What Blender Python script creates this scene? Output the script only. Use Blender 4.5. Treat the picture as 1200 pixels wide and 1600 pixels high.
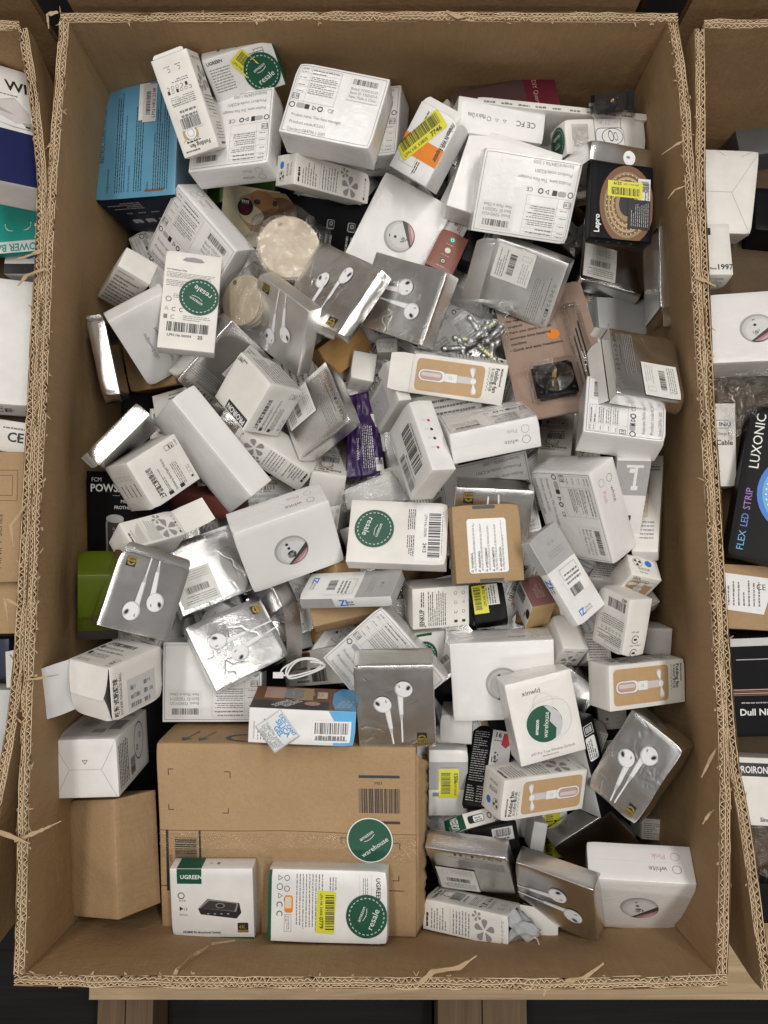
import bpy, bmesh, math, random
from mathutils import Matrix, Vector, Euler, noise

for o in list(bpy.data.objects):
    bpy.data.objects.remove(o)
SC = bpy.context.scene
COL = SC.collection
RIM = 0.75                      # height of the bin's cut rim above the pallet
# ------------------------------------------------------------------ camera
cam = bpy.data.cameras.new("camera")
cam.sensor_fit = 'VERTICAL'
cam.sensor_height = 36.0
cam.lens = 27.0
cam.clip_start = 0.02
cam.clip_end = 60.0
co = bpy.data.objects.new("camera", cam)
COL.objects.link(co)
co.location = (0.02, -0.155, RIM + 0.918)
co.rotation_euler = (math.radians(6.05), 0, 0)
SC.camera = co
# ------------------------------------------------------------------ world and lamps (indoor hall, ceiling tubes)
wd = bpy.data.worlds.new("World")
SC.world = wd
wd.use_nodes = True
bgn = wd.node_tree.nodes["Background"]
bgn.inputs[1].default_value = 0.28
# pale hall ceiling overhead falling off to dark racking at eye level
_g = wd.node_tree
_tc = _g.nodes.new("ShaderNodeTexCoord")
_sx = _g.nodes.new("ShaderNodeSeparateXYZ")
_g.links.new(_tc.outputs["Generated"], _sx.inputs[0])
_cr = _g.nodes.new("ShaderNodeValToRGB")
_cr.color_ramp.elements[0].position = .02
_cr.color_ramp.elements[0].color = (.52, .47, .42, 1)
_cr.color_ramp.elements[1].position = .75
_cr.color_ramp.elements[1].color = (1.0, .97, .935, 1)
_g.links.new(_sx.outputs[2], _cr.inputs[0])
_g.links.new(_cr.outputs[0], bgn.inputs[0])
def area(loc, size, power, col=(1.0, 0.965, 0.915), rot=(0, 0, 0)):
    l = bpy.data.lights.new("ceiling_lamp", 'AREA')
    l.shape = 'RECTANGLE'
    l.size, l.size_y = size
    l.energy = power
    l.color = col
    o = bpy.data.objects.new("ceiling_lamp", l)
    COL.objects.link(o)
    o.location = loc
    o.rotation_euler = rot
area((-0.75, 0.9, 3.5), (0.30, 2.6), 46)
area((0.95, 0.3, 3.6), (0.30, 2.8), 62)
area((0.3, -2.3, 3.5), (2.8, 0.30), 24)
area((-2.6, -0.4, 3.5), (0.30, 2.8), 14)
SC.view_settings.view_transform = 'Standard'
SC.view_settings.look = 'None'
SC.view_settings.exposure = -0.30
SC.view_settings.gamma = 1.0
SC.render.engine = 'CYCLES'
SC.cycles.max_bounces = 8
SC.cycles.transparent_max_bounces = 16
SC.cycles.caustics_reflective = False
SC.cycles.caustics_refractive = False

# ------------------------------------------------------------------ materials
MATS = {}
def _nodes(name):
    m = bpy.data.materials.new(name)
    m.use_nodes = True
    nt = m.node_tree
    return m, nt, nt.nodes["Principled BSDF"]
def _bump(nt, src, dist, strength, normal=None):
    b = nt.nodes.new("ShaderNodeBump")
    b.inputs["Distance"].default_value = dist
    b.inputs["Strength"].default_value = strength
    nt.links.new(src, b.inputs["Height"])
    if normal:
        nt.links.new(normal, b.inputs["Normal"])
    return b.outputs[0]
def _noise(nt, scale, detail=4, rough=.55, dist=0, vec=None):
    n = nt.nodes.new("ShaderNodeTexNoise")
    n.inputs["Scale"].default_value = scale
    n.inputs["Detail"].default_value = detail
    n.inputs["Roughness"].default_value = rough
    n.inputs["Distortion"].default_value = dist
    if vec:
        nt.links.new(vec, n.inputs["Vector"])
    return n
def _coords(nt, stretch=None, rand=True):
    t = nt.nodes.new("ShaderNodeTexCoord")
    mp = nt.nodes.new("ShaderNodeMapping")
    nt.links.new(t.outputs["Object"], mp.inputs[0])
    if rand:
        oi = nt.nodes.new("ShaderNodeObjectInfo")
        mul = nt.nodes.new("ShaderNodeMath")
        mul.operation = 'MULTIPLY'
        mul.inputs[1].default_value = 37.0
        nt.links.new(oi.outputs["Random"], mul.inputs[0])
        cx = nt.nodes.new("ShaderNodeCombineXYZ")
        nt.links.new(mul.outputs[0], cx.inputs[0])
        nt.links.new(mul.outputs[0], cx.inputs[1])
        nt.links.new(cx.outputs[0], mp.inputs["Location"])
    if stretch:
        mp.inputs["Scale"].default_value = stretch
    return mp.outputs[0]
def _vary(nt, p, col, vec, scale, amt):
    n = _noise(nt, scale, 5, .6, 0, vec)
    r = nt.nodes.new("ShaderNodeMapRange")
    r.inputs[1].default_value = .3
    r.inputs[2].default_value = .7
    r.inputs[3].default_value = 1 - amt
    r.inputs[4].default_value = 1 + amt * .5
    nt.links.new(n.outputs[0], r.inputs[0])
    mx = nt.nodes.new("ShaderNodeVectorMath")
    mx.operation = 'SCALE'
    mx.inputs[0].default_value = col[:3]
    nt.links.new(r.outputs[0], mx.inputs["Scale"])
    nt.links.new(mx.outputs[0], p.inputs["Base Color"])
    return n
def card(col, rough=.45, coat=0.0, key='card', amt=.10):
    k = (key, tuple(col), rough, coat)
    if k in MATS: return MATS[k]
    m, nt, p = _nodes("printed_card")
    v = _coords(nt)
    _vary(nt, p, col, v, 22, amt)
    p.inputs["Roughness"].default_value = rough
    p.inputs["Coat Weight"].default_value = coat
    p.inputs["Coat Roughness"].default_value = .15
    if max(col) < .05: p.inputs["Specular IOR Level"].default_value = .12
    n = _noise(nt, 14, 3, .5, 0, v)
    nrm = _bump(nt, n.outputs[0], .004, .22)
    n2 = _noise(nt, 900, 2, .5, 0, v)
    nt.links.new(_bump(nt, n2.outputs[0], .0002, .15, nrm), p.inputs["Normal"])
    MATS[k] = m
    return m
def wrapped(col=(.80, .79, .78)):
    """white carton shrunk in clear film: glossy wrinkled coat over the card"""
    k = ('wrap', tuple(col))
    if k in MATS: return MATS[k]
    m, nt, p = _nodes("film_wrapped_card")
    v = _coords(nt)
    _vary(nt, p, col, v, 15, .04)
    p.inputs["Roughness"].default_value = .4
    p.inputs["Coat Weight"].default_value = .9
    p.inputs["Coat Roughness"].default_value = .07
    n = _noise(nt, 26, 5, .6, 1.6, v)
    n2 = _noise(nt, 150, 3, .6, .6, _coords(nt, (1, .25, 1)))
    c1 = _bump(nt, n.outputs[0], .006, .5)
    c2 = _bump(nt, n2.outputs[0], .0012, .55, c1)
    nt.links.new(c2, p.inputs["Coat Normal"])
    n3 = _noise(nt, 10, 2, .5, 0, v)
    nt.links.new(_bump(nt, n3.outputs[0], .003, .2), p.inputs["Normal"])
    MATS[k] = m
    return m
def foil(rough=.24, crease=.5, tint=(.90, .89, .875)):
    k = ('foil', rough, crease, tint)
    if k in MATS: return MATS[k]
    m, nt, p = _nodes("silver_foil_card")
    v = _coords(nt)
    _vary(nt, p, tint, v, 60, .05)
    p.inputs["Metallic"].default_value = 1.0
    n0 = _noise(nt, 30, 3, .6, 0, v)
    r = nt.nodes.new("ShaderNodeMapRange")
    r.inputs[3].default_value = rough - .07
    r.inputs[4].default_value = rough + .10
    nt.links.new(n0.outputs[0], r.inputs[0])
    nt.links.new(r.outputs[0], p.inputs["Roughness"])
    a = _noise(nt, 6, 2, .5, .5, v)          # soft waviness: long gradients across a face
    b = _noise(nt, 1600, 2, .6, 0, v)        # fine hammered grain
    vo = nt.nodes.new("ShaderNodeTexVoronoi")
    vo.feature = 'DISTANCE_TO_EDGE'
    vo.inputs["Scale"].default_value = 22
    wv = _noise(nt, 12, 3, .6, 0, v)
    ad = nt.nodes.new("ShaderNodeVectorMath")
    ad.operation = 'MULTIPLY_ADD'
    ad.inputs[1].default_value = (.12, .12, .12)
    nt.links.new(wv.outputs["Color"], ad.inputs[0])
    nt.links.new(v, ad.inputs[2])
    nt.links.new(ad.outputs[0], vo.inputs["Vector"])
    mr = nt.nodes.new("ShaderNodeMapRange")
    mr.inputs[2].default_value = .06
    nt.links.new(vo.outputs["Distance"], mr.inputs[0])
    c = _bump(nt, a.outputs[0], .034, .20)
    c = _bump(nt, b.outputs[0], .0005, .24, c)
    if crease > 0:
        mk = _noise(nt, 16, 2, .5, 0, v)
        mm = nt.nodes.new("ShaderNodeMapRange")
        mm.inputs[1].default_value = .52
        mm.inputs[2].default_value = .62
        nt.links.new(mk.outputs[0], mm.inputs[0])
        ml = nt.nodes.new("ShaderNodeMath")
        ml.operation = 'MULTIPLY'
        nt.links.new(mr.outputs[0], ml.inputs[0])
        nt.links.new(mm.outputs[0], ml.inputs[1])
        c = _bump(nt, ml.outputs[0], .0010, crease, c)
    nt.links.new(c, p.inputs["Normal"])
    MATS[k] = m
    return m
def kraft(col=(.405, .272, .150), key='kraft', stretch=(1, 1, .12)):
    k = (key, tuple(col))
    if k in MATS: return MATS[k]
    m, nt, p = _nodes("kraft_board")
    v = _coords(nt)
    n = _noise(nt, 5, 8, .72, .4, v)
    f = _noise(nt, 260, 4, .7, 0, _coords(nt, stretch))
    ramp = nt.nodes.new("ShaderNodeValToRGB")
    ramp.color_ramp.elements[0].position = .3
    ramp.color_ramp.elements[0].color = (col[0] * .82, col[1] * .81, col[2] * .78, 1)
    ramp.color_ramp.elements[1].position = .7
    ramp.color_ramp.elements[1].color = (col[0] * 1.1, col[1] * 1.1, col[2] * 1.12, 1)
    mx = nt.nodes.new("ShaderNodeMath")
    mx.operation = 'MULTIPLY_ADD'
    mx.inputs[1].default_value = .45
    nt.links.new(f.outputs[0], mx.inputs[0])
    h = nt.nodes.new("ShaderNodeMath")
    h.operation = 'MULTIPLY'
    h.inputs[1].default_value = .58
    nt.links.new(n.outputs[0], h.inputs[0])
    nt.links.new(h.outputs[0], mx.inputs[2])
    nt.links.new(mx.outputs[0], ramp.inputs[0])
    nt.links.new(ramp.outputs[0], p.inputs["Base Color"])
    p.inputs["Roughness"].default_value = .75
    p.inputs["Specular IOR Level"].default_value = .25
    b = _bump(nt, n.outputs[0], .012, .45)
    if key == 'kraftwall':          # faint washboard of the flutes behind the liner
        t2 = nt.nodes.new("ShaderNodeTexCoord")
        m2 = nt.nodes.new("ShaderNodeMapping")
        m2.inputs["Scale"].default_value = (1, 1, 0)
        nt.links.new(t2.outputs["Object"], m2.inputs[0])
        w2 = nt.nodes.new("ShaderNodeTexWave")
        w2.bands_direction = 'DIAGONAL'
        w2.inputs["Scale"].default_value = 70
        w2.inputs["Distortion"].default_value = .6
        nt.links.new(m2.outputs[0], w2.inputs["Vector"])
        b = _bump(nt, w2.outputs[0], .0010, .10, b)
    b = _bump(nt, f.outputs[0], .0006, .4, b)
    nt.links.new(b, p.inputs["Normal"])
    MATS[k] = m
    return m
def plain(col, rough=.5, metal=0.0, key='plain', coat=0.0):
    k = (key, tuple(col), rough, metal, coat)
    if k in MATS: return MATS[k]
    m, nt, p = _nodes("ink")
    v = _coords(nt)
    _vary(nt, p, col, v, 90, .06)
    p.inputs["Roughness"].default_value = rough
    p.inputs["Metallic"].default_value = metal
    p.inputs["Coat Weight"].default_value = coat
    MATS[k] = m
    return m
def film(rough=.06, tint=(1, 1, 1), alpha=.14, wr=60, key='film', bs=.8, fz=.75):
    """thin clear wrinkled plastic: mostly transparent, glossy where it catches the lamps"""
    k = (key, rough, tint, alpha, wr, bs, fz)
    if k in MATS: return MATS[k]
    m = bpy.data.materials.new("clear_film")
    m.use_nodes = True
    nt = m.node_tree
    nt.nodes.clear()
    out = nt.nodes.new("ShaderNodeOutputMaterial")
    tr = nt.nodes.new("ShaderNodeBsdfTransparent")
    tr.inputs[0].default_value = (*tint, 1)
    gl = nt.nodes.new("ShaderNodeBsdfGlossy")
    gl.inputs["Roughness"].default_value = rough
    gl.inputs[0].default_value = (.95, .95, .95, 1)
    lw = nt.nodes.new("ShaderNodeLayerWeight")
    lw.inputs[0].default_value = .25
    ma = nt.nodes.new("ShaderNodeMath")
    ma.operation = 'MULTIPLY_ADD'
    ma.inputs[1].default_value = fz
    ma.inputs[2].default_value = alpha
    nt.links.new(lw.outputs["Facing"], ma.inputs[0])
    v = _coords(nt)
    n = _noise(nt, wr, 5, .65, 1.2, v)
    nb = _bump(nt, n.outputs[0], .006, bs)
    nt.links.new(nb, gl.inputs["Normal"])
    nt.links.new(nb, lw.inputs["Normal"])
    mix = nt.nodes.new("ShaderNodeMixShader")
    nt.links.new(ma.outputs[0], mix.inputs[0])
    nt.links.new(tr.outputs[0], mix.inputs[1])
    nt.links.new(gl.outputs[0], mix.inputs[2])
    nt.links.new(mix.outputs[0], out.inputs[0])
    MATS[k] = m
    return m
def wood(col=(.42, .30, .18), axis=0):
    k = ('wood', tuple(col), axis)
    if k in MATS: return MATS[k]
    m, nt, p = _nodes("rough_wood")
    st = [60, 60, 60]
    st[axis] = 2.5
    v = _coords(nt, tuple(st))
    n = _noise(nt, 1.0, 6, .65, 1.2, v)
    ramp = nt.nodes.new("ShaderNodeValToRGB")
    ramp.color_ramp.elements[0].position = .3
    ramp.color_ramp.elements[0].color = (col[0] * .65, col[1] * .62, col[2] * .58, 1)
    ramp.color_ramp.elements[1].position = .68
    ramp.color_ramp.elements[1].color = (*[c * 1.12 for c in col], 1)
    nt.links.new(n.outputs[0], ramp.inputs[0])
    nt.links.new(ramp.outputs[0], p.inputs["Base Color"])
    p.inputs["Roughness"].default_value = .7
    p.inputs["Specular IOR Level"].default_value = .15 if max(col) < .05 else .35
    nt.links.new(_bump(nt, n.outputs[0], .0015, .5), p.inputs["Normal"])
    MATS[k] = m
    return m

INK = dict(k=(.025, .025, .028), g=(.20, .20, .205), lg=(.40, .40, .40), pg=(.58, .58, .57), w=(.82, .82, .81),
           y=(.72, .69, .05), gr=(.004, .078, .040), bl=(.02, .17, .62), cy=(.07, .32, .62), tan=(.50, .33, .175),
           or_=(.80, .24, .02), pink=(.42, .20, .24), rose=(.62, .40, .42), red=(.62, .05, .07), teal=(.0, .36, .30),
           nv=(.008, .014, .085), gold=(.62, .45, .10), st=(.76, .755, .72), brown=(.20, .085, .04), dk=(.05, .045, .045),
           fw=(.86, .86, .87), fs=(.55, .56, .59), sil=(.62, .585, .58), mar=(.12, .012, .024), skin=(.52, .33, .27),
           cream=(.72, .62, .44), lime=(.075, .105, .003), sky=(.10, .40, .72), pur=(.16, .05, .32), mg=(.28, .28, .285))
def ink(c):
    if not isinstance(c, str): return c
    if c in ('y', 'st'): return plain(INK[c], .35, 0, 'ink', .3)
    if c == 'gold': return plain(INK[c], .35, .7, 'ink')
    return plain(INK[c], .42, 0, 'ink')

# ------------------------------------------------------------------ mesh helpers
def link(name, me, parent=None, kind=None):
    o = bpy.data.objects.new(name, me)
    COL.objects.link(o)
    if parent: o.parent = parent
    if kind: o['kind'] = kind
    return o
def mesh(name, verts, faces, mats, idx=None, smooth=False):
    me = bpy.data.meshes.new(name)
    me.from_pydata([tuple(v) for v in verts], [], faces)
    for m in (mats if isinstance(mats, list) else [mats]):
        me.materials.append(m)
    if idx: me.polygons.foreach_set("material_index", idx)
    if smooth: me.polygons.foreach_set("use_smooth", [True] * len(me.polygons))
    me.update()
    return me
def empty(name, label, cat, group=None, loc=(0, 0, 0), rot=(0, 0, 0)):
    o = bpy.data.objects.new(name, None)
    o.empty_display_size = .02
    COL.objects.link(o)
    o.location = loc
    o.rotation_euler = rot
    o['label'] = label
    o['category'] = cat
    if group: o['group'] = group
    return o
def tube(pts, r, n=8, closed=False):
    V, F = [], []
    P = [Vector(p) for p in pts]
    up = Vector((0, 0, 1))
    for i, p in enumerate(P):
        t = (P[min(i + 1, len(P) - 1)] - P[max(i - 1, 0)]).normalized()
        a = t.cross(up)
        if a.length < 1e-4: a = t.cross(Vector((1, 0, 0)))
        a.normalize()
        b = t.cross(a)
        rr = r(i / (len(P) - 1)) if callable(r) else r
        for k in range(n):
            an = 2 * math.pi * k / n
            V.append(p + a * math.cos(an) * rr + b * math.sin(an) * rr)
    for i in range(len(P) - 1):
        for k in range(n):
            F.append((i * n + k, i * n + (k + 1) % n, (i + 1) * n + (k + 1) % n, (i + 1) * n + k))
    F.append(tuple(range(n))[::-1])
    F.append(tuple((len(P) - 1) * n + k for k in range(n)))
    return V, F
def prim_box(x0, x1, y0, y1, z0, z1):
    V = [(x, y, z) for z in (z0, z1) for y in (y0, y1) for x in (x0, x1)]
    F = [(0, 2, 3, 1), (4, 5, 7, 6), (0, 1, 5, 4), (2, 6, 7, 3), (0, 4, 6, 2), (1, 3, 7, 5)]
    return V, F
def lathe(prof, n=32):
    V, F = [], []
    for (r, z) in prof:
        for k in range(n):
            a = 2 * math.pi * k / n
            V.append((r * math.cos(a), r * math.sin(a), z))
    for i in range(len(prof) - 1):
        for k in range(n):
            F.append((i * n + k, i * n + (k + 1) % n, (i + 1) * n + (k + 1) % n, (i + 1) * n + k))
    F.append(tuple(range(n))[::-1])
    F.append(tuple((len(prof) - 1) * n + k for k in range(n)))
    return V, F

# ------------------------------------------------------------------ flat print on box faces
_TXT = {}
def text_geo(s, bold=False):
    k = (s, bold)
    if k in _TXT: return _TXT[k]
    cu = bpy.data.curves.new("t", 'FONT')
    cu.body = s
    cu.size = 1.0
    cu.resolution_u = 2
    if bold: cu.offset = .022
    ob = bpy.data.objects.new("t", cu)
    me = bpy.data.meshes.new_from_object(ob)
    V = [(v.co.x, v.co.y) for v in me.vertices]
    F = [tuple(p.vertices) for p in me.polygons]
    bpy.data.objects.remove(ob)
    bpy.data.meshes.remove(me)
    bpy.data.curves.remove(cu)
    w = max([v[0] for v in V], default=0.1)
    _TXT[k] = (V, F, w)
    return _TXT[k]

class Canvas:
    """collects polygons in metres on a canvas w x h; positions are fractions, sizes fractions of h unless noted"""
    def __init__(s, w, h, seed=0):
        s.w, s.h = w, h
        s.parts = {}
        s.cur = 'printed_artwork'
        s.lab = {}
        s.rn = random.Random(seed)
        s.base = 0
    def part(s, name, layer=None, label=None):
        s.cur = name
        if layer is not None: s.base = layer
        if label: s.lab[name] = label
    def end(s):
        s.cur = 'printed_artwork'
        s.base = 0
    def poly(s, V, F, c, layer=0):
        s.parts.setdefault(s.cur, []).append((V, F, ink(c), layer + s.base))
    def mquad(s, x, y, w, h, c, layer=0, rot=0, step=.012):
        nx = max(1, int(math.ceil(abs(w) / step)))
        ny = max(1, int(math.ceil(abs(h) / step)))
        ca, sa = math.cos(rot), math.sin(rot)
        V = []
        for j in range(ny + 1):
            for i in range(nx + 1):
                px, py = w * i / nx, h * j / ny
                V.append((x + px * ca - py * sa, y + px * sa + py * ca))
        F = [(j * (nx + 1) + i, j * (nx + 1) + i + 1, (j + 1) * (nx + 1) + i + 1, (j + 1) * (nx + 1) + i)
             for j in range(ny) for i in range(nx)]
        s.poly(V, F, c, layer)
    def rect(s, x, y, w, h, c, layer=0):
        s.mquad(x * s.w, y * s.h, w * s.w, h * s.h, c, layer)
    def frame(s, x, y, w, h, c, t=.0006, layer=0):
        X, Y, W, H = x * s.w, y * s.h, w * s.w, h * s.h
        s.mquad(X, Y, W, t, c, layer); s.mquad(X, Y + H - t, W, t, c, layer)
        s.mquad(X, Y, t, H, c, layer); s.mquad(X + W - t, Y, t, H, c, layer)
    def text(s, t, x, y, size, c='k', rot=0, maxw=None, bold=False, align='L', layer=0):
        V, F, w = text_geo(t, bold)
        k = size * s.h / .7
        kx = k
        if maxw and w * k > maxw: kx = maxw / w
        ca, sa = math.cos(math.radians(rot)), math.sin(math.radians(rot))
        ox = 0 if align == 'L' else (-w * kx / 2 if align == 'C' else -w * kx)
        P = []
        for (a, b) in V:
            a, b = a * kx + ox, b * k
            P.append((x * s.w + a * ca - b * sa, y * s.h + a * sa + b * ca))
        s.poly(P, F, c, layer)
    def lines(s, x, y, w, h, n, c='g', vert=False, fill=.55, layer=0, full=.8):
        """n rows of small broken marks: print too fine to read"""
        X, Y, W, H = x * s.w, y * s.h, w * s.w, h * s.h
        for i in range(n):
            L = (W if not vert else H) * (s.rn.uniform(.45, 1) if s.rn.random() > full else s.rn.uniform(.88, 1))
            pos = 0
            th = (H if not vert else W) / n * fill
            off = (H if not vert else W) * (n - 1 - i) / n
            while pos < L:
                d = min(s.rn.uniform(.0018, .0062), L - pos)
                t2 = th * s.rn.uniform(.75, 1.0)
                if d > .0006:
                    if vert: s.mquad(X + off, Y + pos, t2, d, c, layer)
                    else: s.mquad(X + pos, Y + off, d, t2, c, layer)
                pos += d + s.rn.uniform(.0006, .0012)
    def bars(s, x, y, w, h, c='k', vert=False, layer=0):
        """bar code; bars run along h unless vert"""
        X, Y, W, H = x * s.w, y * s.h, w * s.w, h * s.h
        pos, L = 0, (H if vert else W)
        u = L / 95
        while pos < L:
            b = u * s.rn.choice([1, 1, 2, 2, 3])
            b = min(b, L - pos)
            if vert: s.mquad(X, Y + pos, W, b, c, layer)
            else: s.mquad(X + pos, Y, b, H, c, layer)
            pos += b + u * s.rn.choice([1, 1, 2, 3])
    def ell(s, x, y, rx, ry, c, rot=0, n=24, layer=0, a0=0, a1=360, inner=0):
        """ellipse / ring / sector; x,y fractions, rx,ry in metres"""
        ca, sa = math.cos(math.radians(rot)), math.sin(math.radians(rot))
        V, F = [], []
        rr = [inner, 1] if inner > 0 else [.02, .5, 1]
        for q in rr:
            for i in range(n + 1):
                a = math.radians(a0 + (a1 - a0) * i / n)
                px, py = rx * q * math.cos(a), ry * q * math.sin(a)
                V.append((x * s.w + px * ca - py * sa, y * s.h + px * sa + py * ca))
        m = n + 1
        for j in range(len(rr) - 1):
            for i in range(n):
                F.append((j * m + i, (j + 1) * m + i, (j + 1) * m + i + 1, j * m + i + 1))
        s.poly(V, F, c, layer)
    def pg(s, pts, c, layer=0):
        """polygon given in fractions"""
        s.poly([(a * s.w, b * s.h) for a, b in pts], [tuple(range(len(pts)))], c, layer)
    def rrect(s, x, y, w, h, r, c, layer=0, rot=0):
        """rounded rectangle, x,y fractions of the lower-left corner; w,h,r metres"""
        ca, sa = math.cos(rot), math.sin(rot)
        V = [(w / 2, h / 2)]
        for cx, cy, a0 in ((w - r, h - r, 0), (r, h - r, 90), (r, r, 180), (w - r, r, 270)):
            for i in range(5):
                a = math.radians(a0 + 22.5 * i)
                V.append((cx + r * math.cos(a), cy + r * math.sin(a)))
        n = len(V) - 1
        F = [(0, 1 + i, 1 + (i + 1) % n) for i in range(n)]
        V = [(x * s.w + a * ca - b * sa, y * s.h + a * sa + b * ca) for a, b in V]
        s.poly(V, F, c, layer)
    def icons(s, x, y, w, n, size, c='k', layer=0):
        """row of small compliance marks"""
        for i in range(n):
            X = x + w * i / max(1, n - 1)
            size_ = size
            k = s.rn.choice('oCCbto')
            size = size_ * .8
            if k == 'o': s.ell(X, y, size / 2, size / 2, c, inner=.8, n=16, layer=layer)
            elif k == 'C': s.ell(X, y, size / 2, size / 2, c, inner=.72, n=8, a0=50, a1=310, layer=layer)
            elif k == 'b': s.mquad(X * s.w - size / 2, y * s.h - size / 2, size * .8, size, c, layer)
            else: s.ell(X, y, size / 2, size / 2, c, inner=.72, n=3, rot=90, layer=layer)
            size = size_

# stickers -----------------------------------------------------------
def green_sticker(c, x, y, r, rot, word='resale', white=False):
    c.part('round_sticker', 3)
    if white: c.ell(x, y, r * 1.05, r * 1.05, 'w', n=40)
    c.ell(x, y, r, r, 'gr', n=40, layer=1)
    a = math.radians(rot)
    def put(t, dx, dy, s, b=False):
        px = x * c.w + dx * math.cos(a) - dy * math.sin(a)
        py = y * c.h + dx * math.sin(a) + dy * math.cos(a)
        c.text(t, px / c.w, py / c.h, s / c.h, 'w', rot, align='C', bold=b, layer=2)
    put('amazon', 0, r * .20, r * .17)
    put(word, 0, -r * .48, r * (.30 if word == 'resale' else .23))
    for k in range(7):       # swoosh under the word
        t = (k - 3) / 3
        px, py = t * r * .26, r * .04 + .05 * r * t * t
        X = x * c.w + px * math.cos(a) - py * math.sin(a)
        Y = y * c.h + px * math.sin(a) + py * math.cos(a)
        c.mquad(X, Y, r * .10, r * .022, 'w', 2, a + .25 * t)
    if not white:
        for k in range(26):
            b = math.radians(k * 360 / 26)
            c.mquad(x * c.w + r * .86 * math.cos(b), y * c.h + r * .86 * math.sin(b), r * .11, r * .045, 'pg', 2, b + 1.57)
    c.end()
def yellow_sticker(c, x, y, w, h, rot, small, big, name='yellow_sticker'):
    """yellow stock label: bar code with a line of type below; w,h metres"""
    c.part(name, 3)
    a = math.radians(rot)
    c.rrect(x, y, w, h, .003, 'y', 0, a)
    rn = c.rn
    pos = .08
    X0, Y0 = x * c.w, y * c.h
    def at(px, py): return X0 + px * math.cos(a) - py * math.sin(a), Y0 + px * math.sin(a) + py * math.cos(a)
    while pos < .92:
        b = rn.choice([.008, .012, .02])
        px, py = at(w * pos, h * .36)
        c.mquad(px, py, w * b, h * .54, 'k', 1, a)
        pos += b + rn.choice([.007, .01, .016])
    px, py = at(w * .06, h * .09)
    c.text(small, px / c.w, py / c.h, h * .15 / c.h, 'k', rot, maxw=w * .56, layer=1)
    px, py = at(w * .66, h * .07)
    c.text(big, px / c.w, py / c.h, h * .21 / c.h, 'k', rot, maxw=w * .30, bold=True, layer=1)
    c.end()
def white_sticker(c, x, y, w, h, rows=5, bar=(.1, .62, .8, .26), texts=(), name='barcode_label', col='st'):
    """rectangular paper label given in canvas fractions"""
    c.part(name, 3)
    c.rect(x, y, w, h, col)
    if bar:
        c.bars(x + w * bar[0], y + h * bar[1], w * bar[2], h * bar[3], layer=1)
    if rows:
        c.lines(x + w * .08, y + h * .1, w * .8, h * (.45 if bar else .8), rows, 'g', layer=1)
    for (t, tx, ty, s) in texts:
        c.text(t, x + w * tx, y + h * ty, s * h, 'g', maxw=w * c.w * .86, layer=1)
    c.end()
# ------------------------------------------------------------------ printed designs, one function per kind of face
def d_fm_label(c, sticker=True):
    c.frame(.02, .03, .96, .94, 'g', .0006)
    c.frame(.04, .46, .46, .48, 'lg', .0004)
    for yy in (.58, .67, .76, .86, .91):
        c.rect(.04, yy, .46, .003, 'lg')
    c.rect(.17, .46, .003, .48, 'lg')
    for yy in (.60, .69, .79, .875, .92):
        c.lines(.06, yy, .08, .018, 1, 'g')
    for yy, k in ((.60, 3), (.685, 3), (.775, 3), (.875, 1), (.92, 1)):
        c.lines(.185, yy - .012, .29, .018 * k + .02, k, 'g', fill=.45)
    c.frame(.035, .485, .075, .075, 'k', .0006, 1)
    c.text('EC REP', .04, .505, .035, 'k', maxw=.066 * c.w, layer=1)
    c.ell(.06, .40, .004, .004, 'k', inner=.7)
    c.rrect(.105, .37, .012, .007, .003, 'lg')
    c.rect(.20, .37, .05, .065, 'k')
    c.ell(.30, .40, .004, .004, 'k', inner=.55, n=3)
    c.ell(.37, .40, .004, .004, 'k', inner=.6, n=7)
    c.text('CE', .45, .375, .05, 'k')
    c.text('Product name: Thin Face massager', .08, .25, .042, 'g', maxw=.55 * c.w)
    c.text('Product code:K2301', .08, .15, .042, 'g')
    c.text('Standard:GB4706.1-2005', .08, .05, .042, 'g', maxw=.42 * c.w)
    if sticker:
        white_sticker(c, .60, .60, .34, .33, 0, (.1, .68, .8, .24),
                      (('Brand: YSWDVUO', .08, .44, .12), ('Batch ID: Y20250314', .08, .27, .12), ('New: Made in China', .08, .10, .12)))
def d_fm_strip(c):
    for yy, t, k in ((.60, 'white', 'g'), (.26, 'Pink', 'rose')):
        c.ell(.16, yy + .06, .0055, .0055, 'g' if t == 'white' else 'lg', inner=.88, n=28)
        c.text(t, .25, yy, .14, k)
    c.rect(.0, .485, 1, .004, 'pg')
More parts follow.
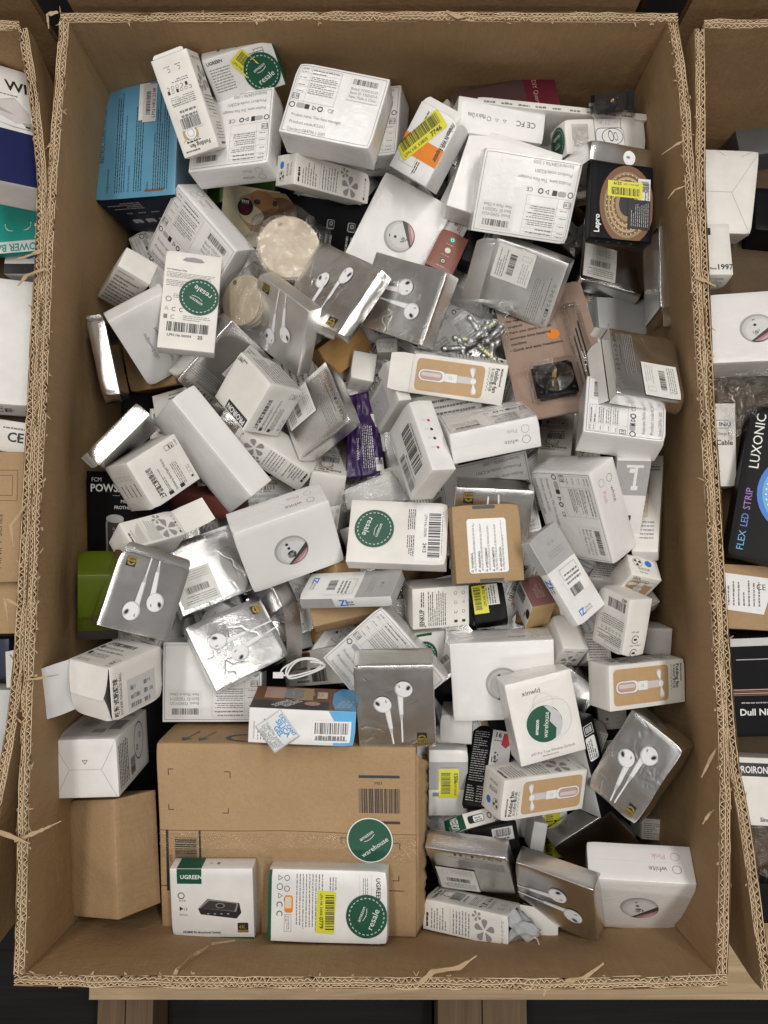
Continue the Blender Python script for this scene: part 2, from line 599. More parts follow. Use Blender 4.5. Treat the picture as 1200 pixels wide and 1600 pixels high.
def d_fm_pic(c, x=.5, y=.47):
    r = .0235
    c.ell(x, y, r, r, 'mg', n=40)
    c.ell(x, y, r * .98, r * .98, 'lg', n=40, layer=1)
    c.ell(x + .008, y - .012, r * .91, r * .91, 'pg', n=40, layer=2)
    c.ell(x + .02, y - .03, r * .78, r * .78, plain((.68, .68, .68), .4), n=40, layer=3)
    c.ell(x - .03, y + .11, .0022, .0022, 'k', layer=3, n=12)
    c.ell(x - .02, y + .045, .0022, .0022, 'k', layer=4, n=12)
    c.ell(x - .005, y - .06, .0062, .0062, 'dk', layer=3)
    c.ell(x - .005, y - .06, .0030, .0030, 'mg', layer=4, n=12)
    # pink gadget peeking out of the round window
    V = [(x * c.w + r * math.cos(math.radians(a)), y * c.h + r * math.sin(math.radians(a))) for a in range(-112, 17, 8)]
    c.poly(V, [tuple(range(len(V)))], 'dk', 4)
    V2 = [(x * c.w + r * .93 * math.cos(math.radians(a)) + .0006, y * c.h + r * .93 * math.sin(math.radians(a)) - .0004) for a in range(-104, 8, 14)]
    c.poly(V2, [tuple(range(len(V2)))], 'pink', 5)
    V3 = [(x * c.w + r * .88 * math.cos(math.radians(a)) + .0012, y * c.h + r * .88 * math.sin(math.radians(a)) - .0010) for a in range(-88, -12, 10)]
    c.poly(V3, [tuple(range(len(V3)))], 'rose', 6)
def d_foil_back(c, sticker=True):
    c.text('FC CE', .06, .05, .045, 'dk')
    c.icons(.28, .075, .36, 6, .0055, 'dk')
    c.lines(.25, .14, .5, .012, 1, 'dk')
    c.lines(.06, .19, .62, .17, 6, 'mg', fill=.32)
    if sticker:
        c.part('barcode_label', 3)
        c.rect(.46, .42, .50, .52, 'st')
        c.bars(.56, .66, .30, .09, layer=1)
        c.lines(.50, .79, .42, .12, 4, 'g', fill=.4, layer=1)
        c.lines(.50, .46, .30, .13, 4, 'lg', fill=.35, layer=1)
        c.frame(.82, .47, .07, .12, 'lg', .0004, 1)
        c.end()
def _bud(c, x, y, rot, L, flip=1, s=1.0):
    """one moulded earphone: x,y centre of the bud in fractions, stem leaving at rot degrees, L metres of wire"""
    a = math.radians(rot)
    X, Y = x * c.w, y * c.h
    ca, sa = math.cos(a), math.sin(a)
    def P(u, v): return (X + u * ca - v * sa, Y + u * sa + v * ca)
    def q(u0, v0, u1, v1, w0, w1, col, layer):
        dx, dy = u1 - u0, v1 - v0
        l = math.hypot(dx, dy)
        nx, ny = -dy / l, dx / l
        pts = []
        n = max(1, int(l / .008))
        for i in range(n + 1):
            t = i / n
            w = w0 + (w1 - w0) * t
            pts.append((P(u0 + dx * t + nx * w, v0 + dy * t + ny * w), P(u0 + dx * t - nx * w, v0 + dy * t - ny * w)))
        V = [p for pr in pts for p in pr]
        F = [(2 * i, 2 * i + 2, 2 * i + 3, 2 * i + 1) for i in range(n)]
        c.poly(V, F, col, layer)
    o = .0048 * flip * s
    q(.004 * s, o * .75, .030 * s, o * .75, .0030 * s, .0021 * s, 'fs', 0)
    q(.004 * s, o * .75 + .0004, .030 * s, o * .75 + .0004, .0025 * s, .0016 * s, 'fw', 1)
    q(.030 * s, o * .75, .036 * s, o * .75, .0018 * s, .0012 * s, 'fs', 1)
    q(.036 * s, o * .75, L, o * .75, .0008 * s, .0008 * s, 'fw', 1)
    c.ell(x, y, .0096 * s, .0088 * s, 'fs', rot, layer=2, n=28)
    dx, dy = P(-.0003 * s, .0006 * s)
    c.ell(dx / c.w, dy / c.h, .0090 * s, .0080 * s, 'fw', rot, layer=3, n=28)
    dx, dy = P(-.0022 * s, -.0048 * flip * s)
    c.ell(dx / c.w, dy / c.h, .0040 * s, .0026 * s, 'fs', rot + 25 * flip, layer=4, n=16)
    dx, dy = P(-.0018 * s, -.0046 * flip * s)
    c.ell(dx / c.w, dy / c.h, .0026 * s, .0015 * s, 'k', rot + 25 * flip, layer=5, n=14)
    dx, dy = P(-.0035 * s, .0040 * flip * s)
    c.ell(dx / c.w, dy / c.h, .0018 * s, .0007 * s, 'mg', rot + 10, layer=5, n=10)
def d_ear(c):
    _bud(c, .62, .72, -90, .084, -1, 1.3)
    _bud(c, .34, .54, -84, .064, 1, 1.3)
    c.part('hifi_badge', 0)
    c.rect(.76, .05, .13, .13, 'k')
    c.rect(.765, .055, .12, .06, 'gold', 1)
    c.text('HiFi', .775, .062, .04, 'k', bold=True, maxw=.10 * c.w, layer=2)
    c.ell(.825, .125, .005, .004, 'gold', layer=1, a0=0, a1=180, inner=.5)
    c.end()
def _blades(c, x, y, r, n, col='mg', a0=90, layer=0, wid=.30):
    for k in range(n):
        a = math.radians(a0 + 360 * k / n)
        X, Y = x * c.w, y * c.h
        pts = []
        for t, w in ((.16, .04), (.45, .55), (.75, 1.0), (.95, .75), (1.0, .2)):
            pts.append((t, w))
        L, R = [], []
        for t, w in pts:
            px, py = r * t, r * wid * w
            L.append((X + px * math.cos(a) - py * math.sin(a), Y + px * math.sin(a) + py * math.cos(a)))
            R.append((X + px * math.cos(a) + py * math.sin(a), Y + px * math.sin(a) - py * math.cos(a)))
        c.poly(L + R[::-1], [tuple(range(len(L) * 2))], col, layer)
def d_fan_front(c):
    c.text('Multifunctional', .10, .935, .022, 'k', bold=True, maxw=.45 * c.w)
    c.text('Folding fan', .10, .875, .042, 'k', bold=True, maxw=.72 * c.w)
    c.text('多功能折叠风扇', .10, .835, .026, 'k', maxw=.58 * c.w)
    for i in range(13):
        c.mquad((.10 + .045 * i) * c.w, .812 * c.h, .05 * c.w, .0005, 'k', 0, .5 if i % 2 else -.5)
    W, H = c.w * .80, c.h * .72
    c.rrect(.10, .05, W, H, .006, 'tan')
    # fan: two blades, hub, arm, grip
    _blades(c, .50, .66, .019, 2, 'sil', 10, 2, .22)
    _blades(c, .50, .66, .017, 2, 'w', 12, 3, .15)
    c.rrect(.50 - .0046 / c.w, .40, .0092, c.h * .26, .003, 'sil', 1)
    c.rrect(.50 - .0060 / c.w, .36, .0120, c.h * .13, .002, 'w', 2)
    c.frame(.50 - .0060 / c.w, .36, .0120 / c.w, .13, 'sil', .0004, 3)
    c.ell(.50, .42, .0022, .0022, 'lg', inner=.75, layer=3)
    c.ell(.50, .66, .0048, .0048, 'sil', layer=4)
    c.ell(.50, .66, .0038, .0038, 'w', layer=5)
    c.rrect(.50 - .0085 / c.w, .075, .017, c.h * .30, .008, 'mg', 1)
    c.rrect(.50 - .0078 / c.w, .080, .0156, c.h * .29, .0075, 'w', 2)
    c.rrect(.50 - .0062 / c.w, .095, .0124, c.h * .24, .006, 'skin', 3)
    c.rrect(.50 - .0038 / c.w, .11, .0052, c.h * .21, .0024, 'sil', 4)
def d_fan_side(c):
    c.lines(.04, .12, .035, .5, 1, 'k', vert=True, fill=.8)
    c.lines(.10, .10, .20, .72, 6, 'g', vert=True, fill=.42, full=.4)
    c.rect(.325, .08, .004, .80, 'lg')
    c.lines(.36, .08, .22, .78, 6, 'g', vert=True, fill=.36)
    _blades(c, .73, .38, c.h * .36, 5, 'mg', 18)
    _blades(c, .64, .80, c.h * .17, 5, 'mg', 40)
    c.icons(.93, .15, 0, 1, .004, 'k')
    for k in range(6):
        c.icons(.935, .12 + .13 * k, 0, 1, .004, 'k')
def d_fan_back(c):
    c.text('Multifunctional', .50, .945, .020, 'k', bold=True, maxw=.42 * c.w)
    c.text('Folding fan', .16, .890, .040, 'k', bold=True, maxw=.72 * c.w)
    c.lines(.40, .855, .45, .02, 1, 'k', fill=.8)
    for i in range(10):
        c.mquad((.42 + .045 * i) * c.w, .838 * c.h, .05 * c.w, .0005, 'k', 0, .5 if i % 2 else -.5)
    c.rrect(.40, .74, c.w * .42, c.h * .09, .003, 'tan')
    c.ell(.60, .775, .0075, .0075, 'fw', layer=1)
    c.ell(.60, .775, .0055, .0055, 'sil', layer=2, inner=.7)
    white_sticker(c, .20, .52, .62, .22, 2, (.08, .45, .84, .50))
    c.lines(.18, .40, .66, .10, 5, 'g', fill=.4)
    c.frame(.60, .40, .22, .07, 'g', .0004)
    c.icons(.22, .345, .60, 6, .0052, 'k')
    c.icons(.30, .305, .50, 5, .0052, 'k')
    c.lines(.2, .235, .6, .04, 2, 'g', fill=.4)
    c.icons(.35, .14, .28, 2, .006, 'g')
    c.lines(.28, .10, .16, .014, 1, 'g'); c.lines(.58, .10, .16, .014, 1, 'g')
def d_fan_end(c):
    c.ell(.30, .68, .0070, .0070, 'k', inner=.93, n=28)
    _blades(c, .30, .68, .0055, 3, 'k', 20, 0, .42)
    c.ell(.66, .70, .0050, .0050, 'bl', n=24)
    c.text('粉色风扇', .28, .34, .09, 'g', maxw=.4 * c.w)
    c.text('Mini fan', .30, .18, .08, 'g', maxw=.4 * c.w)
def d_fan_prop(c):
    _blades(c, .5, .3, .012, 5, 'mg', 18)
    c.lines(.15, .8, .3, .08, 1, 'g'); c.lines(.6, .8, .3, .08, 1, 'g')
    c.icons(.3, .68, .4, 2, .005, 'g')
def d_blue(c):
    c.text('INSTRUCTIONS FOR USE', .30, .90, .055, 'k', maxw=.44 * c.w)
    c.text('Using Instructions', .05, .83, .028, 'k')
    for y0, n in ((.63, 5), (.42, 4), (.10, 7)):
        c.lines(.05, y0, .86, .028 * n, n, 'k', fill=.42, full=.5)
    c.text('Security instructions', .05, .57, .026, 'k')
    c.text('Notice', .05, .335, .026, 'k')
    c.part('stock_label', 3)
    c.rect(.62, .36, .30, .13, 'st')
    c.rect(.60, .27, .31, .17, 'pg', 1)
    c.bars(.66, .345, .19, .055, layer=2)
    c.text('LPN HK6 2248', .63, .285, .04, 'k', maxw=.25 * c.w, layer=2)
    c.end()
    c.rrect(.04, .14, .0035, .030, .0015, 'brown')
    c.rrect(.965, .35, .0030, .045, .0015, 'brown')
def d_blue_side(c):
    for k in range(4):
        c.rrect(.18 + .17 * k, .60, c.w * .12, c.w * .10, .003, 'fs')
        c.ell(.24 + .17 * k, .72, .004, .003, 'nv', layer=1)
        c.lines(.20 + .17 * k, .40, .10, .06, 1, 'lg')
    c.lines(.5, .12, .42, .2, 4, 'lg')
def d_ugtop(c):
    c.lines(.06, .25, .30, .55, 9, 'g', fill=.35)
    c.text('UGREEN', .05, .86, .07, 'k', bold=True)
    c.lines(.62, .60, .26, .3, 5, 'g', fill=.35)
    c.frame(.72, .72, .13, .20, 'k', .0005)
    yellow_sticker(c, .36, .80, .048, .026, -58, 'LPN HK 5103', '6754')
    green_sticker(c, .74, .42, .0255, 20)
    c.rect(.985, 0, .015, 1, 'gr')
def d_ugside(c):
    c.icons(.25, .5, .10, 2, .006, 'g')
    c.lines(.5, .3, .25, .4, 2, 'k')
def d_lion(c):
    # dark gadget carton with a wild animal's open mouth at one end
    c.pg([(0, .1), (.48, .0), (.42, .55), (.40, 1), (0, 1)], 'cream')
    c.pg([(.13, .50), (.22, .30), (.46, .25), (.52, .80), (.44, .98), (.24, .97), (.12, .80)], 'tan', 1)
    c.ell(.40, .62, .034, .026, 'brown', 20, layer=2)
    c.ell(.30, .80, .026, .014, plain((.42, .20, .07), .5), -15, layer=3)
    c.ell(.22, .56, .022, .014, 'cream', -10, layer=3)
    c.ell(.17, .67, .014, .013, 'k', 10, layer=4)
    c.ell(.17, .64, .009, .008, 'mar', layer=5)
    for k in range(4):
        c.pg([(.140 + .014 * k, .78), (.152 + .014 * k, .78), (.146 + .014 * k, .71)], 'fw', 6)
    c.ell(.375, .80, .0042, .0042, 'k', layer=4)
    c.ell(.25, .78, .006, .004, 'k', layer=4)
    for k in range(3):
        X = .60 + .14 * k
        c.rrect(X, .55, .013, .014, .003, 'lg'); c.rrect(X + .006, .565, .0112, .0118, .0026, 'k', 1)
        c.ell(X + .03, .64, .003, .003, 'lg', layer=2, inner=.6)
        c.lines(X, .20, .06, .28, 2, 'lg', vert=True)
def d_tips(c):
    for k, col in enumerate(('teal', 'cream', 'lime')):
        c.ell(.5, .80 - .28 * k, .0045, .0045, col)
        c.ell(.5, .80 - .28 * k, .0026, .0026, 'w', layer=1, inner=.6)
        c.lines(.34, .66 - .28 * k, .32, .03, 1, 'rose')
def d_wifi(c):
    c.rect(.45, 0, .27, 1, 'or_', 0)
    c.text('Wireless-N WiFi Repeater', .04, .86, .11, 'k', bold=True, maxw=.60 * c.w, layer=1)
    c.rect(.52, .22, .30, .035, 'k', 1)
    c.frame(.60, .12, .26, .40, 'g', .0004, 1)
    c.lines(.08, .25, .25, .30, 4, 'g')
    c.lines(.75, .55, .2, .1, 2, 'k')
    yellow_sticker(c, .843, .282, .076, .030, 153, 'LPN HK 53805', '7746')
def d_ce(c):
    c.text('CE FC', .10, .45, .16, 'k')
    c.icons(.46, .52, .18, 3, .008, 'k')
    c.text('Made in China', .68, .42, .13, 'k', maxw=.2 * c.w)
def d_sheet(c):
    for k in range(9): c.lines(.05 + .1 * k, .2, .07, .6, 1, 'g')
def d_quartz2(c):
    c.rect(.0, 0, .70, 1, plain((.085, .045, .045), .4))
    c.rect(.70, 0, .30, 1, 'mar', 1)
    c.text('DIY Quartz', .78, .90, .12, 'skin', rot=-90, maxw=.05, layer=2)
    c.ell(.40, .4, .013, .011, 'dk', layer=2)
    c.rrect(.30, .45, .012, .010, .001, 'w', 2)
    c.frame(.305, .5, .05, .15, 'k', .001, 3)
def d_plug(c):
    c.frame(.36, .10, .34, 1.0, 'k', .0007)
    c.rrect(.37, .02, c.w * .36, c.h * .72, .008, 'k')
    c.rrect(.375, .03, c.w * .35, c.h * .69, .0075, 'w', 1)
    c.ell(.58, .48, .017, .012, 'k', layer=2, inner=.94, n=28)
    c.ell(.56, .50, .004, .008, 'k', 10, layer=2, inner=.8)
    c.ell(.62, .48, .003, .006, 'k', 10, layer=2, inner=.8)
    c.rect(.57, .22, .03, .05, 'bl', 2)
    c.part('clear_tape', 3)
    c.rect(.08, .20, .20, .65, film(.12, alpha=.25, wr=90))
    c.end()
def d_plug_end(c):
    green_sticker(c, .5, .5, min(c.w, c.h) * .46, 90)
def d_foil_end(c):
    c.ell(.62, .38, .0095, .0095, 'fw')
    c.ell(.60, .40, .003, .0018, 'mg', layer=1)
def d_lepro(c):
    # coil of lit strip on black
    g1, g2 = plain((.16, .10, .05), .4), plain((.34, .23, .12), .4)
    for i, (r, col) in enumerate(((.054, 'brown'), (.049, g1), (.045, g2), (.0415, g1), (.038, 'tan'), (.0345, g1), (.031, 'tan'), (.027, g1), (.023, g2), (.016, 'k'))):
        c.ell(.46, .42, r * 1.02, r * .70, col, 0, layer=i * .4, n=36)
    for rr, n in ((.041, 30), (.034, 26), (.027, 20)):
        for k in range(n):
            a = 2 * math.pi * k / n
            c.ell(.46 + rr * 1.02 * math.cos(a) / c.w, .42 + rr * .70 * math.sin(a) / c.h, .0011, .0008, 'cream', layer=7, n=8)
    c.text('Lepro', .06, .86, .085, 'w', bold=True, layer=8)
    c.rect(.15, .05, .38, .36, 'k', 8)
    c.lines(.18, .08, .32, .30, 9, 'lg', fill=.35, layer=9)
    white_sticker(c, .40, .05, .42, .20, 2, (.58, .15, .35, .6), name='paper_label')
    c.part('yellow_sticker', 5)
    c.rect(.55, .18, .21, .56, 'y', 1)
    c.bars(.575, .23, .10, .45, vert=True, layer=2)
    c.text('LPN HK 12629', .735, .24, .028, 'k', rot=90, maxw=.03, layer=2)
    c.text('5279', .745, .52, .045, 'k', rot=90, maxw=.018, bold=True, layer=2)
    c.end()
def d_lepro_edge(c):
    c.icons(.3, .5, .55, 4, .007, 'lg')
def d_quartz(c):
    c.rect(0, 0, 1, 1, plain((.35, .25, .195), .4))
    c.pg([(0, 0), (1, 0), (1, .30), (.1, .36), (0, .34)], plain((.31, .22, .17), .4), 1)
    c.ell(.56, .60, .009, .009, 'or_', layer=1)
    c.pg([(.62, .42), (.78, .42), (.78, .95), (.60, .98)], plain((.29, .20, .155), .4), 1)
    y = .86
    for t in ('• For those who want a great', '• Direct replacement', '  for repair', '  projects', '• Turn you clock into an', '  accurate time keeping', '  machine', '• Quick and easy installation'):
        c.text(t, .06, y, .020, 'k', bold=True, maxw=.62 * c.w, layer=2)
        y -= .048
def d_hang(c):
    c.part('hang_hole', 0)
    c.pg([(.30, .915), (.36, .945), (.50, .955), (.64, .945), (.70, .915), (.62, .905), (.38, .905)], 'mg')
    c.end()
    c.text('For Customer Only', .05, .80, .016, 'k', bold=True)
    c.lines(.05, .73, .85, .06, 4, 'g', fill=.4)
    c.lines(.05, .64, .55, .07, 4, 'g', fill=.4)
    c.lines(.2, .52, .25, .05, 3, 'g', fill=.4)
    c.icons(.12, .50, 0, 1, .010, 'k')
    c.icons(.10, .40, .26, 3, .008, 'k')
    c.icons(.10, .32, .12, 2, .008, 'g')
    c.lines(.4, .30, .5, .06, 3, 'g', fill=.4)
    c.part('barcode_label', 2)
    c.bars(.13, .175, .74, .095)
    c.text('LPN He 06004', .15, .125, .026, 'k', maxw=.50 * c.w)
    c.text('25', .68, .12, .034, 'k', bold=True)
    c.end()
    green_sticker(c, .65, .55, .0275, 150)
def d_text_block(c):
    c.lines(.08, .10, .80, .75, 8, 'g', fill=.4)
    c.rect(.08, .9, .5, .012, 'g')
def d_led(c):
    c.text('LED Downlights', .28, .60, .055, 'g', maxw=.45 * c.w)
    c.text('Yalux Series – YX044', .16, .40, .055, 'g', maxw=.62 * c.w)
def d_frother(c):
    c.text('FCM', .08, .90, .04, 'w')
    c.text('POWSAP', .06, .80, .075, 'w', bold=True, maxw=.86 * c.w)
    c.lines(.42, .76, .2, .012, 1, 'lg')
    c.text('MILK', .54, .69, .032, 'w')
    c.text('FROTHER', .44, .63, .032, 'w')
    c.rrect(.30, .10, .030, c.h * .45, .010, 'mg')
    c.rrect(.33, .11, .020, c.h * .43, .008, 'dk', 1)
    c.ell(.45, .535, .014, .006, 'lg', layer=2)
    c.text('POWSAP', .47, .22, .04, 'lg', rot=90, layer=3)
    c.lines(.72, .3, .2, .25, 6, 'lg', fill=.4)
def d_lime(c):
    c.text('T ACCESSORY', .10, .62, .06, 'k', rot=0, maxw=.8 * c.w)
    c.rect(0, .85, 1, .15, 'dk')
def d_ball(c):
    c.text('上海普瑞工贸有限公司', .08, .70, .085, 'k', bold=True, maxw=.62 * c.w)
    c.lines(.10, .56, .55, .06, 2, 'g')
    c.text('Distributed by Shared Regent Works Inc.', .08, .44, .050, 'k', maxw=.66 * c.w)
    c.lines(.10, .24, .5, .14, 4, 'g', fill=.45)
    c.rect(.06, .54, .07, .09, 'k'); c.rect(.06, .30, .07, .09, 'k')
    c.frame(.80, .12, .10, .18, 'k', .0005); c.lines(.815, .15, .07, .1, 2, 'k')
    c.frame(.12, .06, .25, .07, 'g', .0004); c.icons(.15, .095, .18, 3, .004, 'k')
    c.lines(.8, .06, .14, .03, 1, 'g')
def d_ball_end(c):
    for k in range(4):
        c.lines(.30, .18 + .19 * k, .28, .06, 1, 'k'); c.frame(.66, .17 + .19 * k, .09, .10, 'g', .0004)
def d_ball_lab(c):
    c.rect(.30, .05, .55, .60, 'pg')
    c.lines(.36, .10, .2, .5, 3, 'g'); c.lines(.62, .10, .2, .5, 3, 'g')
    c.text('SUCKER MASSAGE BALL', .20, .06, .055, 'k', rot=90, maxw=.055)
    c.text('吸附式筋膜球', .12, .06, .085, 'k', rot=90, bold=True, maxw=.05)
def d_ball_bottom(c):
    for (a, b, w, h) in ((.25, .48, .5, .006),):
        c.rect(a, b, w, h, 'lg')
    for (x0, y0, x1, y1) in ((0, 1, .25, .48), (1, 1, .75, .48), (.02, 0, .25, .48), (.98, 0, .75, .48)):
        X, Y = x0 * c.w, y0 * c.h
        dx, dy = (x1 - x0) * c.w, (y1 - y0) * c.h
        c.mquad(X, Y, math.hypot(dx, dy), .0006, 'lg', 0, math.atan2(dy, dx))
    c.ell(.5, .62, .004, .0045, 'k', inner=.7, n=3, rot=-90)
    c.rect(.498, .61, .005, .03, 'k')
def d_ball_side(c):
    c.lines(.06, .1, .3, .8, 6, 'k', vert=True, fill=.45)
    c.ell(.68, .6, .018, .026, 'k', inner=.94); c.ell(.62, .5, .003, .004, 'k', inner=.6); c.ell(.72, .68, .003, .004, 'k', inner=.6)
    c.bars(.40, .12, .14, .3, vert=True)
def d_ball_art(c):
    c.rect(.1, .1, .6, .7, 'pg'); c.ell(.35, .5, .012, .012, 'lg', layer=1); c.rect(.5, .2, .2, .12, 'mg', 1); c.rect(.72, .3, .2, .3, 'mg', 1)
    c.lines(.72, .7, .2, .2, 4, 'g')
def d_pro(c):
    c.part('brand_band', 0)
    c.rect(.04, .80, .62, .17, 'k')
    c.text('PROIRON', .07, .85, .10, 'w', bold=True, maxw=.55 * c.w, layer=1)
    c.end()
    c.text('Since', .70, .055, .035, 'k', bold=True)
    c.text('1997', .79, .055, .085, 'k', bold=True, maxw=.17 * c.w)
def d_dots(c):
    c.bars(.22, .42, .62, .34)
    c.lines(.25, .80, .55, .06, 1, 'g')
    c.bars(.45, .10, .48, .20)
    c.lines(.5, .34, .4, .05, 1, 'g')
def d_dots_side(c):
    for k, col in enumerate(('red', 'k', 'k', 'red')):
        c.ell(.30 + .13 * k, .55, .0022, .0022, col)
        c.frame(.285 + .13 * k, .28, .018, .12, 'lg', .0003)
def d_resale(c):
    green_sticker(c, .46, .26, .0270, -18)
    c.part('barcode_label', 2)
    c.rect(.05, .68, .90, .28, 'w')
    c.bars(.18, .81, .72, .12, layer=1)
    c.text('LPN He 05696', .20, .765, .028, 'k', maxw=.40 * c.w, layer=1)
    c.text('2413', .66, .76, .036, 'k', bold=True, layer=1)
    c.lines(.15, .945, .7, .012, 1, 'g', layer=1)
    c.end()
    for k in range(2): c.lines(.12 + .42 * k, .60, .34, .10, 5, 'k', fill=.5)
def d_kslot(c):
    c.part('paper_label', 2)
    c.rrect(.12, .22, c.w * .70, c.h * .58, .004, 'w')
    for k, t in enumerate(('WARNING.', 'WARNUNG.', 'AVERTISSEMENT', 'AVVERTIMENTO', 'ADVERTENCIA')):
        X = .735 - .105 * k
        c.ell(.15, X + .022, .0022, .0022, 'k', n=3, rot=90, inner=.5, layer=1)
        c.text(t, .185, X, .032, 'k', bold=True, maxw=.26 * c.w, layer=1)
        c.lines(.15, X - .035, .64, .03, 2, 'k', fill=.42, layer=1)
    c.end()
    c.part('hand_slot', 0)
    c.rrect(.945, .36, .0048, c.h * .34, .002, 'k')
    c.rrect(.008, .30, .0040, c.h * .36, .0018, 'k')
    c.end()
def d_zi(c):
    c.part('grey_band', 0)
    c.rect(0, 0, 1, .38, 'lg')
    c.end()
    c.text('ZI', .60, .87, .065, 'bl', bold=True)
    c.text('POWER', .36, .91, .022, 'g'); c.text('BANKS', .36, .88, .022, 'g')
    white_sticker(c, .12, .46, .62, .28, 3, (.30, .62, .6, .34), name='barcode_label', col='w')
    c.frame(.14, .42, .55, .12, 'g', .0004, 6)
    c.lines(.2, .22, .6, .08, 3, 'mg', fill=.3, layer=1)
    c.icons(.4, .14, .12, 2, .005, 'g', 1)
def d_zi_side(c):
    c.rect(0, 0, .38, 1, 'lg')
    c.text('ZI', .44, .2, .6, 'bl', bold=True); c.lines(.52, .25, .08, .5, 2, 'g')
def d_jen(c):
    c.text('JENKUP', .06, .80, .085, 'k', bold=True, maxw=.42 * c.w)
    c.lines(.54, .80, .4, .07, 2, 'k')
    c.lines(.06, .42, .88, .33, 9, 'k', fill=.42)
    for r in range(2):
        for k in range(4):
            c.icons(.14 + .23 * k, .24 - .14 * r, 0, 1, .006, 'k')
def d_black_y(c):
    c.part('stock_label', 2)
    c.rect(.40, .42, .42, .56, 'st')
    c.lines(.46, .46, .30, .48, 4, 'k', vert=True, fill=.4, layer=1)
    c.end()
    c.part('yellow_sticker', 4)
    c.rect(.03, .22, .44, .76, 'y')
    c.bars(.08, .32, .20, .6, vert=True, layer=1)
    c.text('LPN HK 50229', .42, .40, .07, 'k', rot=90, maxw=.028, layer=1)
    c.text('4', .44, .88, .10, 'k', rot=90, bold=True, layer=1)
    c.end()
def d_rose(c):
    c.lines(.35, .25, .40, .5, 6, 'rose', vert=True, fill=.35)
def d_rose_side(c):
    c.bars(.05, .05, .40, .5); c.ell(.6, .75, .002, .002, 'k'); c.ell(.7, .75, .002, .002, 'red')
    c.ell(.45, .9, .009, .006, 'k')
def d_xin(c):
    c.text('xinwld', .22, .82, .06, 'k', maxw=.28 * c.w)
    c.ell(.56, .48, .030, .030, 'pg', inner=.985, n=40)
    c.rrect(.25, .25, c.w * .62, c.h * .46, .020, 'pg'); c.rrect(.257, .255, c.w * .606, c.h * .45, .0195, 'st', 1)
    c.ell(.50, .68, .014, .014, 'pg', inner=.97, layer=2)
    c.text('A97 Pro True Wireless Earbuds', .17, .09, .035, 'g', maxw=.68 * c.w)
    c.lines(.34, .055, .4, .02, 1, 'g')
    c.part('round_sticker', 3)
    c.ell(.46, .44, .0255, .0255, 'w', n=36)
    c.ell(.46, .44, .0245, .0245, 'gr', n=36, layer=1)
    c.text('amazon', .33, .33, .045, 'w', rot=75, bold=True, layer=2, maxw=.02)
    c.text('warehouse', .46, .27, .06, 'w', rot=75, layer=2, maxw=.034)
    c.pg([(.50, .655), (.60, .63), (.71, .53), (.73, .40), (.66, .28), (.58, .24), (.62, .36), (.54, .46), (.58, .55)], plain((.62, .63, .65), .3, .3, 'scuff'), 3)
    c.end()
def d_camp(c):
    c.lines(.08, .72, .80, .16, 5, 'k', fill=.4)
    c.icons(.15, .66, .6, 6, .006, 'k')
    c.lines(.08, .42, .8, .18, 5, 'g', fill=.4)
    c.bars(.10, .10, .55, .16)
    c.text('473', .08, .03, .055, 'k', bold=True)
    c.frame(.1, .88, .5, .08, 'g', .0004)
def d_camp_side(c):
    for yy, t in ((.36, 'LED Light'), (.12, 'USB CHARGE')):
        c.ell(.5, yy - .06, .0058, .0058, 'k', inner=.86, a0=20, a1=330)
        c.rect(.43, yy - .08, .14, .035, 'k')
        c.text(t, .28, yy + .06, .028, 'g', maxw=.5 * c.w)
def d_two_icons(c):
    c.icons(.32, .5, .36, 2, .006, 'g'); c.lines(.2, .28, .2, .06, 1, 'g'); c.lines(.6, .28, .2, .06, 1, 'g')
def d_black_r(c):
    c.rrect(.16, .58, c.w * .62, c.h * .24, .003, 'w')
    c.lines(.2, .60, .5, .2, 4, 'k', vert=True, fill=.5, layer=1)
    c.frame(.2, .84, .6, .10, 'w', .0008)
    c.bars(.3, .86, .4, .06, 'w')
    c.ell(.5, .44, .0062, .0062, 'w', inner=.82); _blades(c, .5, .44, .004, 3, 'w')
    c.ell(.5, .28, .0066, .0066, 'w', n=28); c.ell(.5, .28, .0046, .0046, 'k', inner=.55, layer=1, a0=20, a1=160); c.ell(.5, .28, .0046, .0046, 'k', inner=.55, layer=1, a0=200, a1=340)
def d_black_16(c):
    c.lines(.06, .30, .38, .64, 22, 'lg', fill=.35)
    c.lines(.06, .06, .2, .2, 7, 'lg', fill=.4); c.lines(.30, .06, .15, .2, 7, 'lg', fill=.4)
    c.part('paper_label', 2)
    c.rect(.50, .46, .48, .50, 'w')
    c.text('16', .56, .87, .06, 'k', bold=True, layer=1)
    c.lines(.56, .82, .2, .03, 1, 'g', layer=1)
    c.pg([(.74, .78), (.86, .74), (.97, .80), (.97, .93), (.78, .93)], 'red', 1)
    for i in range(6):
        for j in range(6):
            if c.rn.random() > .45: c.rect(.55 + .026 * i, .55 + .022 * j, .024, .02, 'k', 1)
    c.rect(.85, .48, .1, .08, 'k', 1)
    c.end()
def d_ug_small(c):
    c.rrect(.12, .25, c.w * .55, c.h * .5, .003, 'k'); c.rrect(.30, .30, c.w * .35, c.h * .40, .002, 'w', 1)
    c.lines(.35, .35, .28, .3, 2, 'g', layer=2); c.ell(.85, .5, .004, .004, 'k', inner=.7)
def d_ug_end(c):
    c.text('UGREEN', .1, .3, .35, 'w', bold=True, maxw=.8 * c.w)
    c.lines(.1, .72, .4, .1, 1, 'lg')
def d_yel(c):
    c.part('yellow_sticker', 1)
    c.rect(.08, .02, .62, .95, 'y')
    c.bars(.14, .06, .28, .86, vert=True, layer=1)
    c.text('LPN HK 54104', .56, .10, .05, 'k', rot=90, maxw=.032, layer=1)
    c.text('1784', .60, .60, .075, 'k', rot=90, maxw=.024, bold=True, layer=1)
    c.end()
